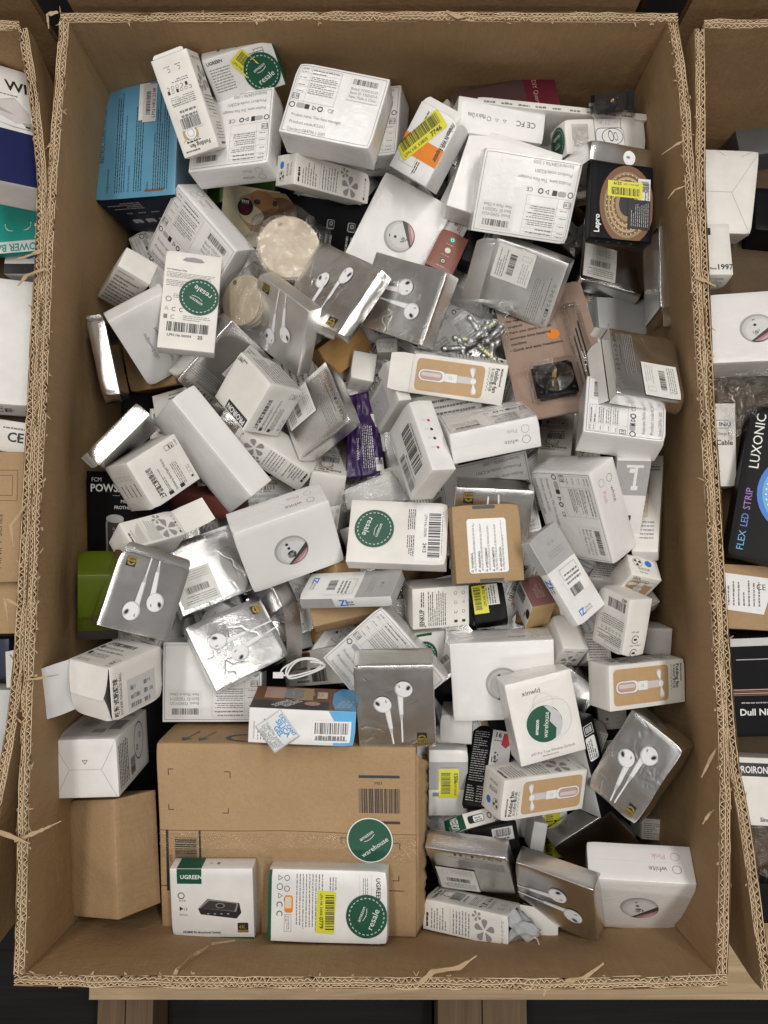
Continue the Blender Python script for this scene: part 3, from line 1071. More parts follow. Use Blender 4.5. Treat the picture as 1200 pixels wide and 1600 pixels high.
def d_zi_yel(c):
    c.rect(0, .40, 1, .42, 'lg')
    c.lines(.3, .70, .5, .06, 2, 'mg', fill=.4, layer=1)
    c.bars(.1, .30, .25, .06)
    c.part('yellow_sticker', 2)
    c.rect(.25, .28, .52, .44, 'y')
    c.bars(.31, .34, .24, .32, vert=True, layer=1)
    c.text('LPN HK 50029', .71, .31, .035, 'k', rot=90, maxw=.018, layer=1)
    c.text('9053', .74, .50, .055, 'k', rot=90, bold=True, maxw=.018, layer=1)
    c.end()
def d_black_s(c):
    white_sticker(c, .45, .45, .45, .42, 2, (.1, .4, .8, .5))
def d_green_tab(c):
    c.frame(.5, .25, .42, .40, 'g', .0005); c.rect(.51, .255, .40, .39, 'cream')
    for k in range(7): c.rect(.5, .30 + .05 * k, .42, .002, 'g', 1)
    c.lines(.1, .12, .7, .06, 2, 'g'); c.lines(.62, .28, .2, .35, 7, 'g', fill=.3, layer=1)
    c.lines(.2, .7, .6, .2, 5, 'g', fill=.3)
def d_pipe(c):
    c.rect(0, .60, 1, .40, 'lg')
    c.rect(.3, .92, .5, .03, 'w', 1); c.rect(.55, .70, .09, .25, 'w', 1); c.rect(.40, .86, .2, .05, 'w', 1); c.rect(.5, .66, .2, .05, 'w', 1)
    c.rect(.55, .30, .08, .06, 'k')
def d_carton(c):
    def code(x, y, w, h, vert):
        c.bars(x, y, w, h, vert=vert)
    code(.785, .655, .155, .125, False)
    c.rect(.785, .835, .155, .014, 'k'); c.rect(.785, .60, .155, .014, 'k')
    c.text('M03', .845, .80, .016, 'k')
    code(.060, .30, .085, .21, True)
    c.rect(.025, .22, .010, .33, 'k'); c.rect(.155, .30, .008, .25, 'k')
    c.text('M03', .048, .38, .014, 'k', rot=90)
    for (x, y, sx, sy) in ((.045, .865, 1, -1), (.285, .855, -1, -1), (.04, .655, 1, 1), (.275, .64, -1, 1), (.71, .52, 1, -1), (.935, .50, -1, -1), (.93, .30, -1, 1)):
        w, t = .0075, .0010
        X, Y = x * c.w, y * c.h
        c.mquad(min(X, X + sx * w), Y, w, t, 'k'); c.mquad(X, min(Y, Y + sy * w), t, w, 'k')
    c.rect(.86, .245, .09, .004, 'k'); c.rect(0, .245, .03, .004, 'k')
    c.part('packing_tape', 1)
    c.rect(.0, .40, 1.0, .135, film(.10, (1, .99, .97), .0, 40, 'tape'))
    c.end()
    c.part('seam', 0)
    c.rect(.0, .545, 1.0, .004, 'brown')
    c.end()
    green_sticker(c, .823, .515, .0285, 35, 'warehouse', True)
def d_carton_side(c):
    for k in range(2):
        X = .10 + .065 * k
        c.mquad(X * c.w, .22 * c.h, .0022, .030, 'k', 0, -.35)
        c.pg([(X - .018, .26), (X + .03, .22), (X - .005, .10)], 'k')
    c.ell(.33, .26, .026, .014, 'k', inner=.72, a0=20, a1=340)
    c.rect(.36, .20, .04, .06, 'k')
    c.rect(.44, .05, .018, .6, 'k'); c.rect(.48, .05, .018, .6, 'k')
def d_alarm(c):
    c.rect(.80, 0, .20, .72, 'sky'); c.pg([(.74, 1), (1, 1), (1, .70), (.80, .70)], 'sky')
    c.text('SPECIFICATIONS', .06, .12, .05, 'g', rot=90, maxw=.022)
    c.lines(.085, .10, .17, .65, 6, 'g', vert=True, fill=.35, full=.2)
    white_sticker(c, .60, .10, .36, .62, 1, (.05, .40, .88, .52), (('UPERGO Alarm Clock EU 2 (white)', .05, .08, .12),), col='w')
def d_alarm_top(c):
    c.rect(0, 0, 1, 1, 'brown')
    c.rect(.0, .0, .74, .35, 'dk', 1); c.rect(.10, .45, .2, .5, 'skin', 1); c.rect(.38, .4, .2, .55, 'tan', 2)
    c.rrect(.30, .45, c.w * .18, c.h * .45, .005, 'mg', 3)
    c.text('12 30', .34, .6, .16, 'lg', layer=4)
    c.ell(.58, .25, .010, .008, 'skin', layer=3); c.rect(.62, .5, .1, .3, 'cream', 2)
    c.text('SLEEPING', .24, .06, .10, 'w', rot=50, bold=True, layer=4, maxw=.03)
    c.text('READING', .34, .06, .10, 'w', rot=50, bold=True, layer=4, maxw=.03)
    c.pg([(.80, 0), (1, 0), (1, 1), (.86, 1), (.78, .75), (.77, .3)], 'sky', 3)
    for k in range(3): c.text('Natural Light & Sound', .83 + .05 * k, .10, .07, 'w', rot=72, layer=4, maxw=.03)
def d_wcable(c):
    c.lines(.05, .55, .3, .3, 4, 'g'); c.bars(.62, .1, .2, .4); c.lines(.4, .1, .18, .5, 4, 'g'); c.rect(.3, .8, .35, .15, 'brown')
def d_green_r(c):
    green_sticker(c, .35, .30, .025, 200); c.rect(.1, .92, .5, .08, 'gr')
def d_ug_a(c):
    c.rect(0, 0, 1, .035, 'gr')
    c.part('brand_patch', 0)
    c.rect(.085, .79, .30, .21, 'gr')
    c.text('UGREEN', .125, .86, .055, 'w', bold=True, layer=1)
    c.end()
    c.ell(.13, .62, .005, .005, 'k', inner=.75, n=6); c.lines(.10, .54, .09, .03, 2, 'g')
    c.text('▶/♪', .10, .41, .05, 'k'); c.lines(.10, .34, .12, .03, 2, 'g')
    # black switch box picture
    c.pg([(.33, .44), (.45, .58), (.83, .52), (.85, .38), (.79, .30), (.36, .36)], 'k')
    c.pg([(.34, .45), (.46, .575), (.82, .52), (.79, .40)], 'mg', 1)
    c.pg([(.36, .45), (.47, .560), (.80, .515), (.77, .41)], 'dk', 2)
    c.ell(.60, .49, .006, .0035, 'mg', layer=3); c.ell(.60, .49, .0045, .0025, 'k', layer=4)
    for k in range(4): c.rect(.44 + .08 * k, .365, .025, .014, 'lg', 2)
    c.part('badge', 0)
    c.rrect(.80, .10, c.w * .13, c.h * .14, .001, 'k')
    c.text('4K', .815, .155, .055, 'gold', bold=True, layer=1)
    c.rect(.805, .105, .12, .035, 'gold', 1)
    c.end()
    c.text('HDMI® Bi-directional Switch', .13, .085, .032, 'k', bold=True, maxw=.46 * c.w)
def d_ug_a_top(c):
    c.rect(.085, 0, .30, 1, 'gr'); c.icons(.48, .5, .09, 2, .006, 'g')
def d_ug_b(c):
    c.rect(0, 0, 1, .030, 'gr')
    c.text('UGREEN', .09, .91, .036, 'k', bold=True)
    for k in range(3): c.rect(.05, .87 - .05 * k, .85, .0012, 'lg')
    c.lines(.1, .80, .6, .05, 3, 'g', fill=.35)
    c.lines(.10, .52, .20, .07, 3, 'g', fill=.4)
    c.lines(.06, .24, .80, .24, 9, 'g', fill=.35)
    c.icons(.12, .10, .5, 5, .010, 'k'); c.icons(.12, .16, .3, 3, .009, 'k')
    c.rrect(.36, .14, c.w * .24, .011, .003, 'or_'); c.rrect(.38, .145, c.w * .16, .0085, .002, 'cream', 1)
    c.frame(.62, .14, .24, .06, 'g', .0004); c.lines(.64, .15, .2, .04, 3, 'g', fill=.4)
    c.part('yellow_sticker', 3)
    c.rrect(.28, .42, c.w * .58, c.h * .155, .002, 'y', 0, -.05)
    c.bars(.34, .485, .48, .075, layer=1)
    c.text('LPN HK 54408', .32, .44, .024, 'k', maxw=.30 * c.w, layer=1)
    c.text('0779', .64, .437, .032, 'k', bold=True, layer=1)
    c.end()
    green_sticker(c, .62, .83, .0262, 158)
# neighbouring bins
def d_wire(c):
    c.rect(0, 0, 1, .45, 'nv')
    c.text('WIRELESS', .66, .80, .085, 'k', bold=True)
    c.pg([(.30, .62), (.75, .74), (1.02, .55), (1, .48), (.72, .48), (.35, .52)], 'lg'); c.pg([(.32, .63), (.75, .73), (1, .56), (.74, .52)], 'sil', 1)
    c.rect(.84, .50, .05, .012, 'k', 2)
    c.lines(.5, .75, .4, .02, 1, 'g')
def d_power(c):
    c.rect(0, 0, 1, .84, 'teal')
    c.text('POWER BANK', .02, .88, .10, 'teal', bold=True)
    c.rrect(.12, .20, c.w * .28, c.h * .5, .01, 'w', 0); c.rrect(.13, .21, c.w * .26, c.h * .48, .0095, 'teal', 1)
    c.rrect(.05, .06, c.w * .2, c.h * .11, .003, 'w', 0); c.rrect(.055, .068, c.w * .19, c.h * .094, .0028, 'teal', 1)
    c.text('INIU', .10, .085, .05, 'w', bold=True, layer=2)
def d_hd(c):
    c.rect(0, 0, 1, .45, 'k'); c.text('2.5" HDD', .45, .12, .24, 'w', bold=True); c.ell(.55, .9, .011, .009, 'bl')
def d_cebot(c):
    c.text('CE', .58, .35, .3, 'k', bold=True); c.icons(.78, .5, .15, 2, .009, 'k'); c.lines(.5, .75, .4, .12, 1, 'g')
def d_minipt(c):
    c.text('MINIPT Series', .80, .10, .05, 'dk', rot=90)
    c.frame(.72, .62, .2, .24, 'brown', .001); c.frame(.76, .66, .12, .16, 'brown', .001)
def d_env(c):
    for (x0, y0, x1, y1) in ((1, 1, .62, .50), (.98, 0, .62, .50), (0, .50, .62, .50), (.3, 1, .45, .93), (.9, 1, .72, .93)):
        dx, dy = (x1 - x0) * c.w, (y1 - y0) * c.h
        c.mquad(x0 * c.w, y0 * c.h, math.hypot(dx, dy), .0007, 'lg', 0, math.atan2(dy, dx))
def d_pro_n(c):
    c.rect(.2, .78, .30, .14, 'k'); c.text('Since', .40, .10, .04, 'k', bold=True); c.text('1997', .58, .10, .10, 'k', bold=True)
def d_pro_n2(c):
    c.rect(.0, .72, .52, .20, 'k'); c.text('PROIRON', .02, .77, .10, 'w', bold=True, maxw=.48 * c.w, layer=1)
    c.text('Since 1997', .35, .06, .06, 'k', bold=True)
def d_iniu(c):
    c.rrect(.2, .70, c.w * .6, c.h * .10, .004, 'k'); c.rrect(.22, .706, c.w * .57, c.h * .088, .0036, 'w', 1)
    c.text('INIU', .45, .725, .05, 'k', bold=True, layer=2)
    c.text('t Charge Pro', .3, .62, .035, 'k', maxw=.6 * c.w); c.text('Cable', .35, .50, .06, 'k', bold=True)
def d_lux(c):
    c.text('LUXONIC', .58, .80, .12, 'w')
    c.text('FLEX', .05, .82, .085, 'sky', maxw=.125 * c.w); c.text('LED', .20, .82, .085, plain((.10, .22, .62), .4), maxw=.085 * c.w); c.text('STRIP', .31, .82, .085, plain((.32, .16, .50), .4), maxw=.155 * c.w)
    for i, (r, col) in enumerate(((.062, 'bl'), (.055, 'sky'), (.046, 'cy'), (.036, 'sky'), (.026, 'nv'))):
        c.ell(.46, .22, r, r, col, layer=i, n=40)
    for k in range(40):
        a = 2 * math.pi * k / 40
        c.ell(.46 + .05 * math.cos(a) / c.w, .22 + .05 * math.sin(a) / c.h, .0015, .0015, 'w', layer=6, n=8)
def d_cart_label(c):
    c.part('paper_label', 1)
    c.pg([(.05, .30), (.42, .24), (.52, .80), (.10, .86)], 'w')
    c.lines(.12, .36, .30, .4, 7, 'g', vert=True, fill=.35, layer=1); c.text('CE', .36, .62, .09, 'k', layer=1)
    c.end()
def d_dull(c):
    c.text('Dull Nights w', .12, .22, .065, 'w', bold=True); c.lines(.14, .34, .5, .025, 1, 'lg')
    for k in range(4):
        c.rect(.0, .42 + .018 * k, 1, .010, 'skin' if k % 2 else 'brown')
    c.rect(.1, .78, .5, .01, 'lg'); c.rect(.05, .92, .9, .08, 'pg')
POSE = {
'blue':(-0.3197,0.5124,0.5071, -0.205,-0.026,1.547, 0.1876,0.1282,0.1042),
'fan_a':(-0.2387,0.5126,0.6719, -0.477,0.244,-2.950, 0.0518,0.1207,0.0444),
'ugtop':(-0.1756,0.5848,0.6623, 1.045,-0.164,0.196, 0.1015,0.0606,0.0287),
'fm_a':(-0.1842,0.4857,0.6170, 0.107,0.241,3.126, 0.1193,0.1190,0.0402),
'fm_b':(-0.0397,0.4733,0.6864, 0.023,-0.102,-0.274, 0.1240,0.0983,0.0489),
'fm_c':(-0.0059,0.5472,0.5278, 0.003,0.264,3.070, 0.1279,0.1092,0.0546),
'fan_b':(-0.0816,0.4428,0.6043, 0.427,0.669,0.137, 0.1278,0.0403,0.0499),
'lion':(-0.1102,0.4419,0.4647, 0.459,-0.232,-0.289, 0.2505,0.0924,0.0503),
'lime_s':(-0.2130,0.5021,0.4413, 0.073,-0.066,0.108, 0.1148,0.0248,0.0306),
'fm_d':(-0.2465,0.3647,0.5533, 0.730,-0.006,-0.866, 0.1322,0.1237,0.0402),
'fm_e':(0.0373,0.3896,0.5105, 0.124,-0.142,1.092, 0.1515,0.1159,0.0555),
'tips':(0.1073,0.3464,0.5432, -0.067,0.137,-0.435, 0.0430,0.0651,0.0393),
'wifi':(0.0947,0.4877,0.6012, 0.187,0.438,-2.136, 0.0946,0.0654,0.0494),
'ceside':(0.1807,0.5319,0.5765, -0.190,-0.151,3.081, 0.1295,0.0489,0.0557),
'quartz2':(0.2000,0.5692,0.5942, -0.099,-0.087,0.172, 0.1518,0.0546,0.0110),
'sheet':(0.2701,0.5397,0.5422, 0.023,0.052,-0.075, 0.2501,0.0098,0.0913),
'plugbox':(0.3279,0.5031,0.5849, 0.161,0.201,0.149, 0.1252,0.0490,0.0469),
'foil_r1':(0.3160,0.4482,0.6021, 0.158,0.285,0.016, 0.0956,0.0265,0.0896),
'lepro':(0.3379,0.3694,0.6653, 0.095,-0.035,1.520, 0.1056,0.0861,0.0200),
'foil_r2':(0.3601,0.3459,0.5316, 0.225,-0.182,2.951, 0.1023,0.1112,0.0273),
'foil_r3':(0.4124,0.2916,0.5785, -0.066,-0.009,-0.027, 0.0214,0.1217,0.0695),
'fm_f':(0.2169,0.4127,0.6118, -0.458,-0.063,3.011, 0.1354,0.1067,0.0520),
'fm_g':(0.1937,0.4403,0.5691, 0.101,0.026,-0.317, 0.1379,0.1204,0.0533),
'foil_c1':(0.2304,0.3008,0.5883, -0.309,-0.726,1.296, 0.0981,0.1106,0.0294),
'foil_c2':(0.3467,0.1234,0.7014, -0.190,-0.404,-1.605, 0.1047,0.0922,0.0223),
'quartz':(0.2591,0.1914,0.6001, -0.421,-0.137,0.159, 0.1305,0.2320,0.0039),
'fan_c':(0.1252,0.1590,0.5928, 0.014,0.449,-1.712, 0.0556,0.1308,0.0514),
'hang':(-0.2578,0.2532,0.6013, -0.083,0.203,-0.053, 0.0778,0.1463,0.0216),
'wtilt':(-0.3530,0.3175,0.5771, 1.206,0.543,-0.427, 0.0477,0.0992,0.0359),
'led':(-0.3254,0.2308,0.5624, 0.172,-0.948,1.998, 0.1225,0.0896,0.0289),
'foil_l1':(-0.3884,0.1885,0.5322, 0.191,0.112,0.205, 0.0250,0.1042,0.0808),
'brown_l':(-0.3199,0.2108,0.4619, 0.221,-0.413,0.052, 0.0894,0.0757,0.0602),
'foil_l2':(-0.3481,0.0568,0.5759, -0.099,0.092,-0.726, 0.0249,0.0956,0.0792),
'frother':(-0.3488,-0.0448,0.5153, 0.162,-0.193,-0.037, 0.0994,0.1453,0.0583),
'lime':(-0.3743,-0.1404,0.6045, -0.677,-0.369,-3.108, 0.0517,0.1088,0.0549),
'bigwhite':(-0.2471,0.0388,0.5570, 0.265,0.592,0.834, 0.0429,0.1708,0.0783),
'ball_a':(-0.3243,0.0117,0.5917, 0.638,-0.448,2.041, 0.0714,0.0815,0.0701),
'darkred':(-0.2347,-0.0024,0.4903, 0.531,-0.450,-0.143, 0.1083,0.0350,0.0509),
'fan_d':(-0.3126,-0.0918,0.6119, -0.250,0.786,0.424, 0.0813,0.0416,0.0460),
'foil_d':(-0.2418,-0.1276,0.5500, 0.086,-0.448,-2.747, 0.1113,0.1027,0.0300),
'ear_a':(-0.3086,-0.1575,0.6366, 0.144,-0.603,2.809, 0.0954,0.0998,0.0287),
'ear_b':(-0.1900,-0.2313,0.5708, 0.445,0.155,2.088, 0.0969,0.1125,0.0300),
'foil_f':(-0.1637,-0.1736,0.5182, -0.237,0.706,0.330, 0.0297,0.0601,0.0715),
'fm_h':(-0.1249,-0.0623,0.5760, 0.717,0.132,0.353, 0.1355,0.1057,0.0532),
'fan_e':(-0.1390,0.0702,0.5375, 0.734,0.331,-0.534, 0.1229,0.0423,0.0494),
'foil_g':(-0.0670,0.1051,0.5613, -0.571,0.300,1.947, 0.1036,0.1026,0.0273),
'foil_h':(-0.2278,0.1903,0.5460, 0.176,0.942,-0.621, 0.1043,0.1152,0.0324),
'pro_a':(-0.1379,0.1281,0.5721, -0.511,0.419,2.273, 0.0814,0.0789,0.0657),
'ear_c':(-0.1155,0.2390,0.5807, -0.898,0.331,2.405, 0.1074,0.1091,0.0253),
'ear_d':(-0.0438,0.2705,0.5993, 0.143,-0.524,-0.654, 0.1290,0.1080,0.0275),
'ear_e':(0.0585,0.2577,0.6055, 0.515,0.289,-1.926, 0.1030,0.1255,0.0328),
'brown_c':(-0.0621,0.2213,0.4962, 0.477,0.298,0.757, 0.0816,0.0497,0.0503),
'wsmall':(-0.0172,0.1724,0.5149, -0.221,0.137,-0.146, 0.0353,0.0461,0.0436),
'cebox':(0.0349,0.1312,0.5708, 1.160,-0.241,-1.274, 0.0680,0.0893,0.0194),
'wtag':(0.0265,0.2146,0.5100, -0.023,-0.067,0.016, 0.0327,0.0214,0.0400),
'fan_f':(-0.0691,0.0156,0.4728, 0.971,-0.091,3.002, 0.0524,0.1378,0.0519),
'dots':(0.0856,0.0392,0.6373, 1.092,-0.340,-1.282, 0.1105,0.0758,0.0350),
'resale':(0.0417,-0.0798,0.5962, 0.114,-0.262,-1.649, 0.0900,0.1353,0.0300),
'kraftslot':(0.1548,-0.0878,0.6115, 0.085,-0.025,1.632, 0.1034,0.0916,0.0376),
'ear_f':(0.1683,-0.0511,0.5895, -0.643,0.034,3.083, 0.1036,0.1327,0.0324),
'fm_i':(0.1871,-0.0401,0.5155, 0.452,0.230,-2.955, 0.1310,0.1358,0.0559),
'fm_j':(0.1558,0.0849,0.6091, -0.488,0.008,-2.939, 0.1166,0.0413,0.0950),
'fan_g':(0.2834,0.0525,0.4995, 0.830,0.219,3.037, 0.0480,0.1284,0.0500),
'fm_k':(0.3251,0.0605,0.6754, -0.085,0.345,1.388, 0.0851,0.1008,0.0476),
'fm_l':(0.3046,-0.0283,0.6314, 1.067,0.436,-1.193, 0.1315,0.1026,0.0492),
'greypipe':(0.3456,-0.0211,0.6410, 0.651,-0.130,-0.053, 0.0418,0.1270,0.0273),
'greentab':(0.3923,-0.0431,0.5952, -0.473,-0.404,-0.060, 0.0331,0.1604,0.0283),
'zi_a':(0.2510,-0.1312,0.6523, -0.145,-0.427,-2.524, 0.0552,0.1289,0.0166),
'zi_b':(-0.0228,-0.1553,0.5942, -0.582,0.756,1.175, 0.0549,0.1403,0.0173),
'kraft_u':(-0.0328,-0.1777,0.5474, -0.365,0.018,0.235, 0.1016,0.0506,0.0305),
'kraft_v':(0.0058,-0.1250,0.4654, -0.089,0.680,0.054, 0.2223,0.0419,0.0522),
'jen':(0.0872,-0.1611,0.5346, 0.197,-0.239,1.600, 0.0575,0.0815,0.0591),
'black_y':(0.1740,-0.1774,0.5317, -0.214,-0.107,0.133, 0.0464,0.0533,0.0496),
'rose':(0.2304,-0.1827,0.5531, -0.612,0.188,0.184, 0.0356,0.0490,0.0529),
'fm_m':(0.1854,-0.2593,0.5505, 0.280,-0.077,0.045, 0.1400,0.1127,0.0536),
'xin':(0.2251,-0.3097,0.5999, 0.181,0.100,0.233, 0.0906,0.1110,0.0435),
'wplain_a':(0.2696,-0.2344,0.5535, -0.694,0.280,-0.050, 0.0391,0.0574,0.0422),
'camp':(0.3487,-0.1888,0.6421, -0.680,1.056,2.446, 0.0609,0.0778,0.0358),
'fan_h':(0.3530,-0.1449,0.6093, -0.634,0.229,-0.187, 0.0444,0.0335,0.0449),
'cn_a':(0.3580,-0.1451,0.5533, -0.506,-0.891,-0.194, 0.0419,0.0399,0.0400),
'wplain_b':(0.3987,-0.2133,0.5326, 0.184,0.130,-0.014, 0.0378,0.0383,0.0495),
'cn_b':(0.3150,-0.2407,0.5418, -0.284,0.115,-0.002, 0.0354,0.0380,0.0400),
'fan_i':(0.3498,-0.2703,0.6032, -0.380,0.085,-1.553, 0.0584,0.1229,0.0437),
'fan_j':(0.3692,-0.2893,0.4111, 0.496,-0.166,0.115, 0.0411,0.0394,0.1041),
'ear_g':(0.3719,-0.3781,0.6087, 0.497,-0.561,-0.707, 0.0779,0.1261,0.0424),
'black_r':(0.2679,-0.3829,0.5284, 0.276,0.490,0.398, 0.0284,0.1407,0.0786),
'black_16':(0.1705,-0.4062,0.5400, -0.538,-0.277,-0.093, 0.0574,0.1169,0.0170),
'fan_k':(0.2123,-0.4074,0.5850, 0.450,-0.229,1.476, 0.0559,0.1323,0.0460),
'ug_s':(0.1232,-0.4705,0.5756, -0.432,0.669,0.009, 0.0548,0.0193,0.0430),
'black_s':(0.1686,-0.5029,0.5107, -0.123,0.140,0.129, 0.0676,0.0407,0.0500),
'grey_s':(0.2336,-0.4880,0.5199, 0.006,-0.004,-0.194, 0.0193,0.0385,0.0500),
'yel_s':(0.2620,-0.4811,0.4771, 0.350,0.033,0.051, 0.0357,0.0786,0.0513),
'zi_c':(0.1102,-0.4164,0.5216, 0.144,0.016,-0.004, 0.0551,0.0942,0.0304),
'wplain_c':(0.1293,-0.3305,0.5155, 0.313,-0.147,-0.062, 0.0454,0.0414,0.0503),
'foil_i':(0.1437,-0.5080,0.5810, -0.781,0.362,3.129, 0.1070,0.1078,0.0266),
'ear_h':(0.2557,-0.5376,0.6110, 0.663,0.524,-1.378, 0.0986,0.1053,0.0273),
'fan_l':(0.1481,-0.5850,0.5648, 0.011,-0.473,-0.022, 0.1196,0.0391,0.0491),
'fm_n':(0.3584,-0.5806,0.5807, 0.850,0.194,-3.135, 0.1283,0.0499,0.1173),
'foil_j':(0.3169,-0.4943,0.5131, 0.630,-0.205,0.623, 0.0963,0.1100,0.0299),
'wtext':(0.4037,-0.4938,0.4787, -0.063,0.002,-0.080, 0.0316,0.0287,0.0511),
'carton':(-0.1042,-0.4649,0.5319, 0.168,-0.054,-0.003, 0.3416,0.2567,0.0848),
'kraft_l':(-0.3259,-0.5023,0.5599, -0.126,-0.539,0.176, 0.0923,0.1443,0.0694),
'ball_b':(-0.3626,-0.3595,0.5324, 0.175,-0.029,0.027, 0.0836,0.0776,0.1166),
'ball_c':(-0.2998,-0.2513,0.6393, 0.341,-0.464,-0.158, 0.0702,0.0697,0.0838),
'fm_o':(-0.2221,-0.2733,0.5150, -0.081,-0.032,3.141, 0.1371,0.1109,0.0604),
'wcable':(-0.0676,-0.2612,0.4732, -0.049,-1.021,0.248, 0.2458,0.0504,0.0430),
'alarm':(-0.0857,-0.3047,0.6024, 0.182,0.051,-0.050, 0.1323,0.0446,0.0877),
'fm_p':(0.0291,-0.2512,0.5600, 0.198,-0.058,-0.852, 0.1310,0.1101,0.0554),
'ear_i':(0.0362,-0.2799,0.6491, 0.541,-0.079,0.019, 0.0991,0.1282,0.0353),
'green_r':(0.0677,-0.2265,0.5402, 0.330,0.460,0.110, 0.0576,0.0522,0.0304),
'ug_a':(-0.2017,-0.5501,0.5993, 0.206,-0.041,0.009, 0.1078,0.0958,0.0255),
'ug_b':(-0.0493,-0.5508,0.6105, 0.079,-0.009,-1.571, 0.0881,0.1526,0.0343),
'grey_m':(0.3675,0.2659,0.4926, 0.063,0.294,0.072, 0.0854,0.0547,0.0509),
'n_wire':(-0.5307,0.4635,0.6649, -0.135,0.635,0.104, 0.1198,0.1858,0.0500),
'n_power':(-0.5683,0.4140,0.5351, -0.106,0.163,3.140, 0.1564,0.1070,0.0167),
'n_hd':(-0.5372,0.3583,0.4699, 0.016,-0.001,0.000, 0.0683,0.0372,0.0500),
'n_white':(-0.5975,0.2199,0.4991, -0.098,0.363,0.008, 0.1381,0.2020,0.0548),
'n_ce':(-0.5680,0.0922,0.4753, 0.178,0.067,-0.149, 0.0913,0.0484,0.0300),
'n_carton':(-0.5946,-0.0398,0.4700, 0.048,0.030,0.008, 0.1769,0.1913,0.0800),
'n_carton2':(-0.6005,-0.1767,0.4449, 0.001,-0.022,0.015, 0.1759,0.0760,0.0800),
'n_navy':(-0.5698,-0.2513,0.4549, 0.027,-0.004,0.036, 0.0702,0.0604,0.0600),
'n_wsm':(-0.5082,-0.2721,0.4811, -0.187,-0.064,0.188, 0.0277,0.0527,0.0600),
'n_wbig':(-0.5682,-0.3519,0.4751, 0.073,-0.008,0.002, 0.1314,0.1260,0.0600),
'm_env':(0.5506,0.4781,0.4614, 0.204,-0.037,-0.068, 0.0925,0.1235,0.0800),
'm_blk':(0.6470,0.4346,0.4654, -0.097,-0.084,-0.097, 0.0809,0.0738,0.0600),
'm_gry':(0.6285,0.5636,0.4600, -0.020,-0.081,0.128, 0.0845,0.0539,0.0600),
'm_pro':(0.5206,0.3592,0.5048, -0.137,-0.047,-0.017, 0.0568,0.0862,0.0454),
'm_fm':(0.5893,0.2324,0.5106, -0.165,-0.280,-0.036, 0.1403,0.1157,0.0516),
'm_iniu':(0.5311,0.0712,0.4799, 0.045,-0.007,-0.010, 0.0465,0.1272,0.0400),
'm_lux':(0.6046,-0.0025,0.5207, -0.206,0.038,1.343, 0.2313,0.1120,0.0400),
'm_cart':(0.5885,-0.1671,0.4550, -0.059,0.011,-0.055, 0.1753,0.0944,0.0800),
'm_dull':(0.5989,-0.2777,0.4662, 0.162,-0.106,0.044, 0.1464,0.1461,0.0700),
'm_pro2':(0.5651,-0.4421,0.4601, -0.077,0.014,-0.052, 0.0907,0.0920,0.0800),
'm_blk2':(0.6028,-0.5978,0.4499, 0.006,-0.007,0.022, 0.1240,0.0551,0.0600),
}
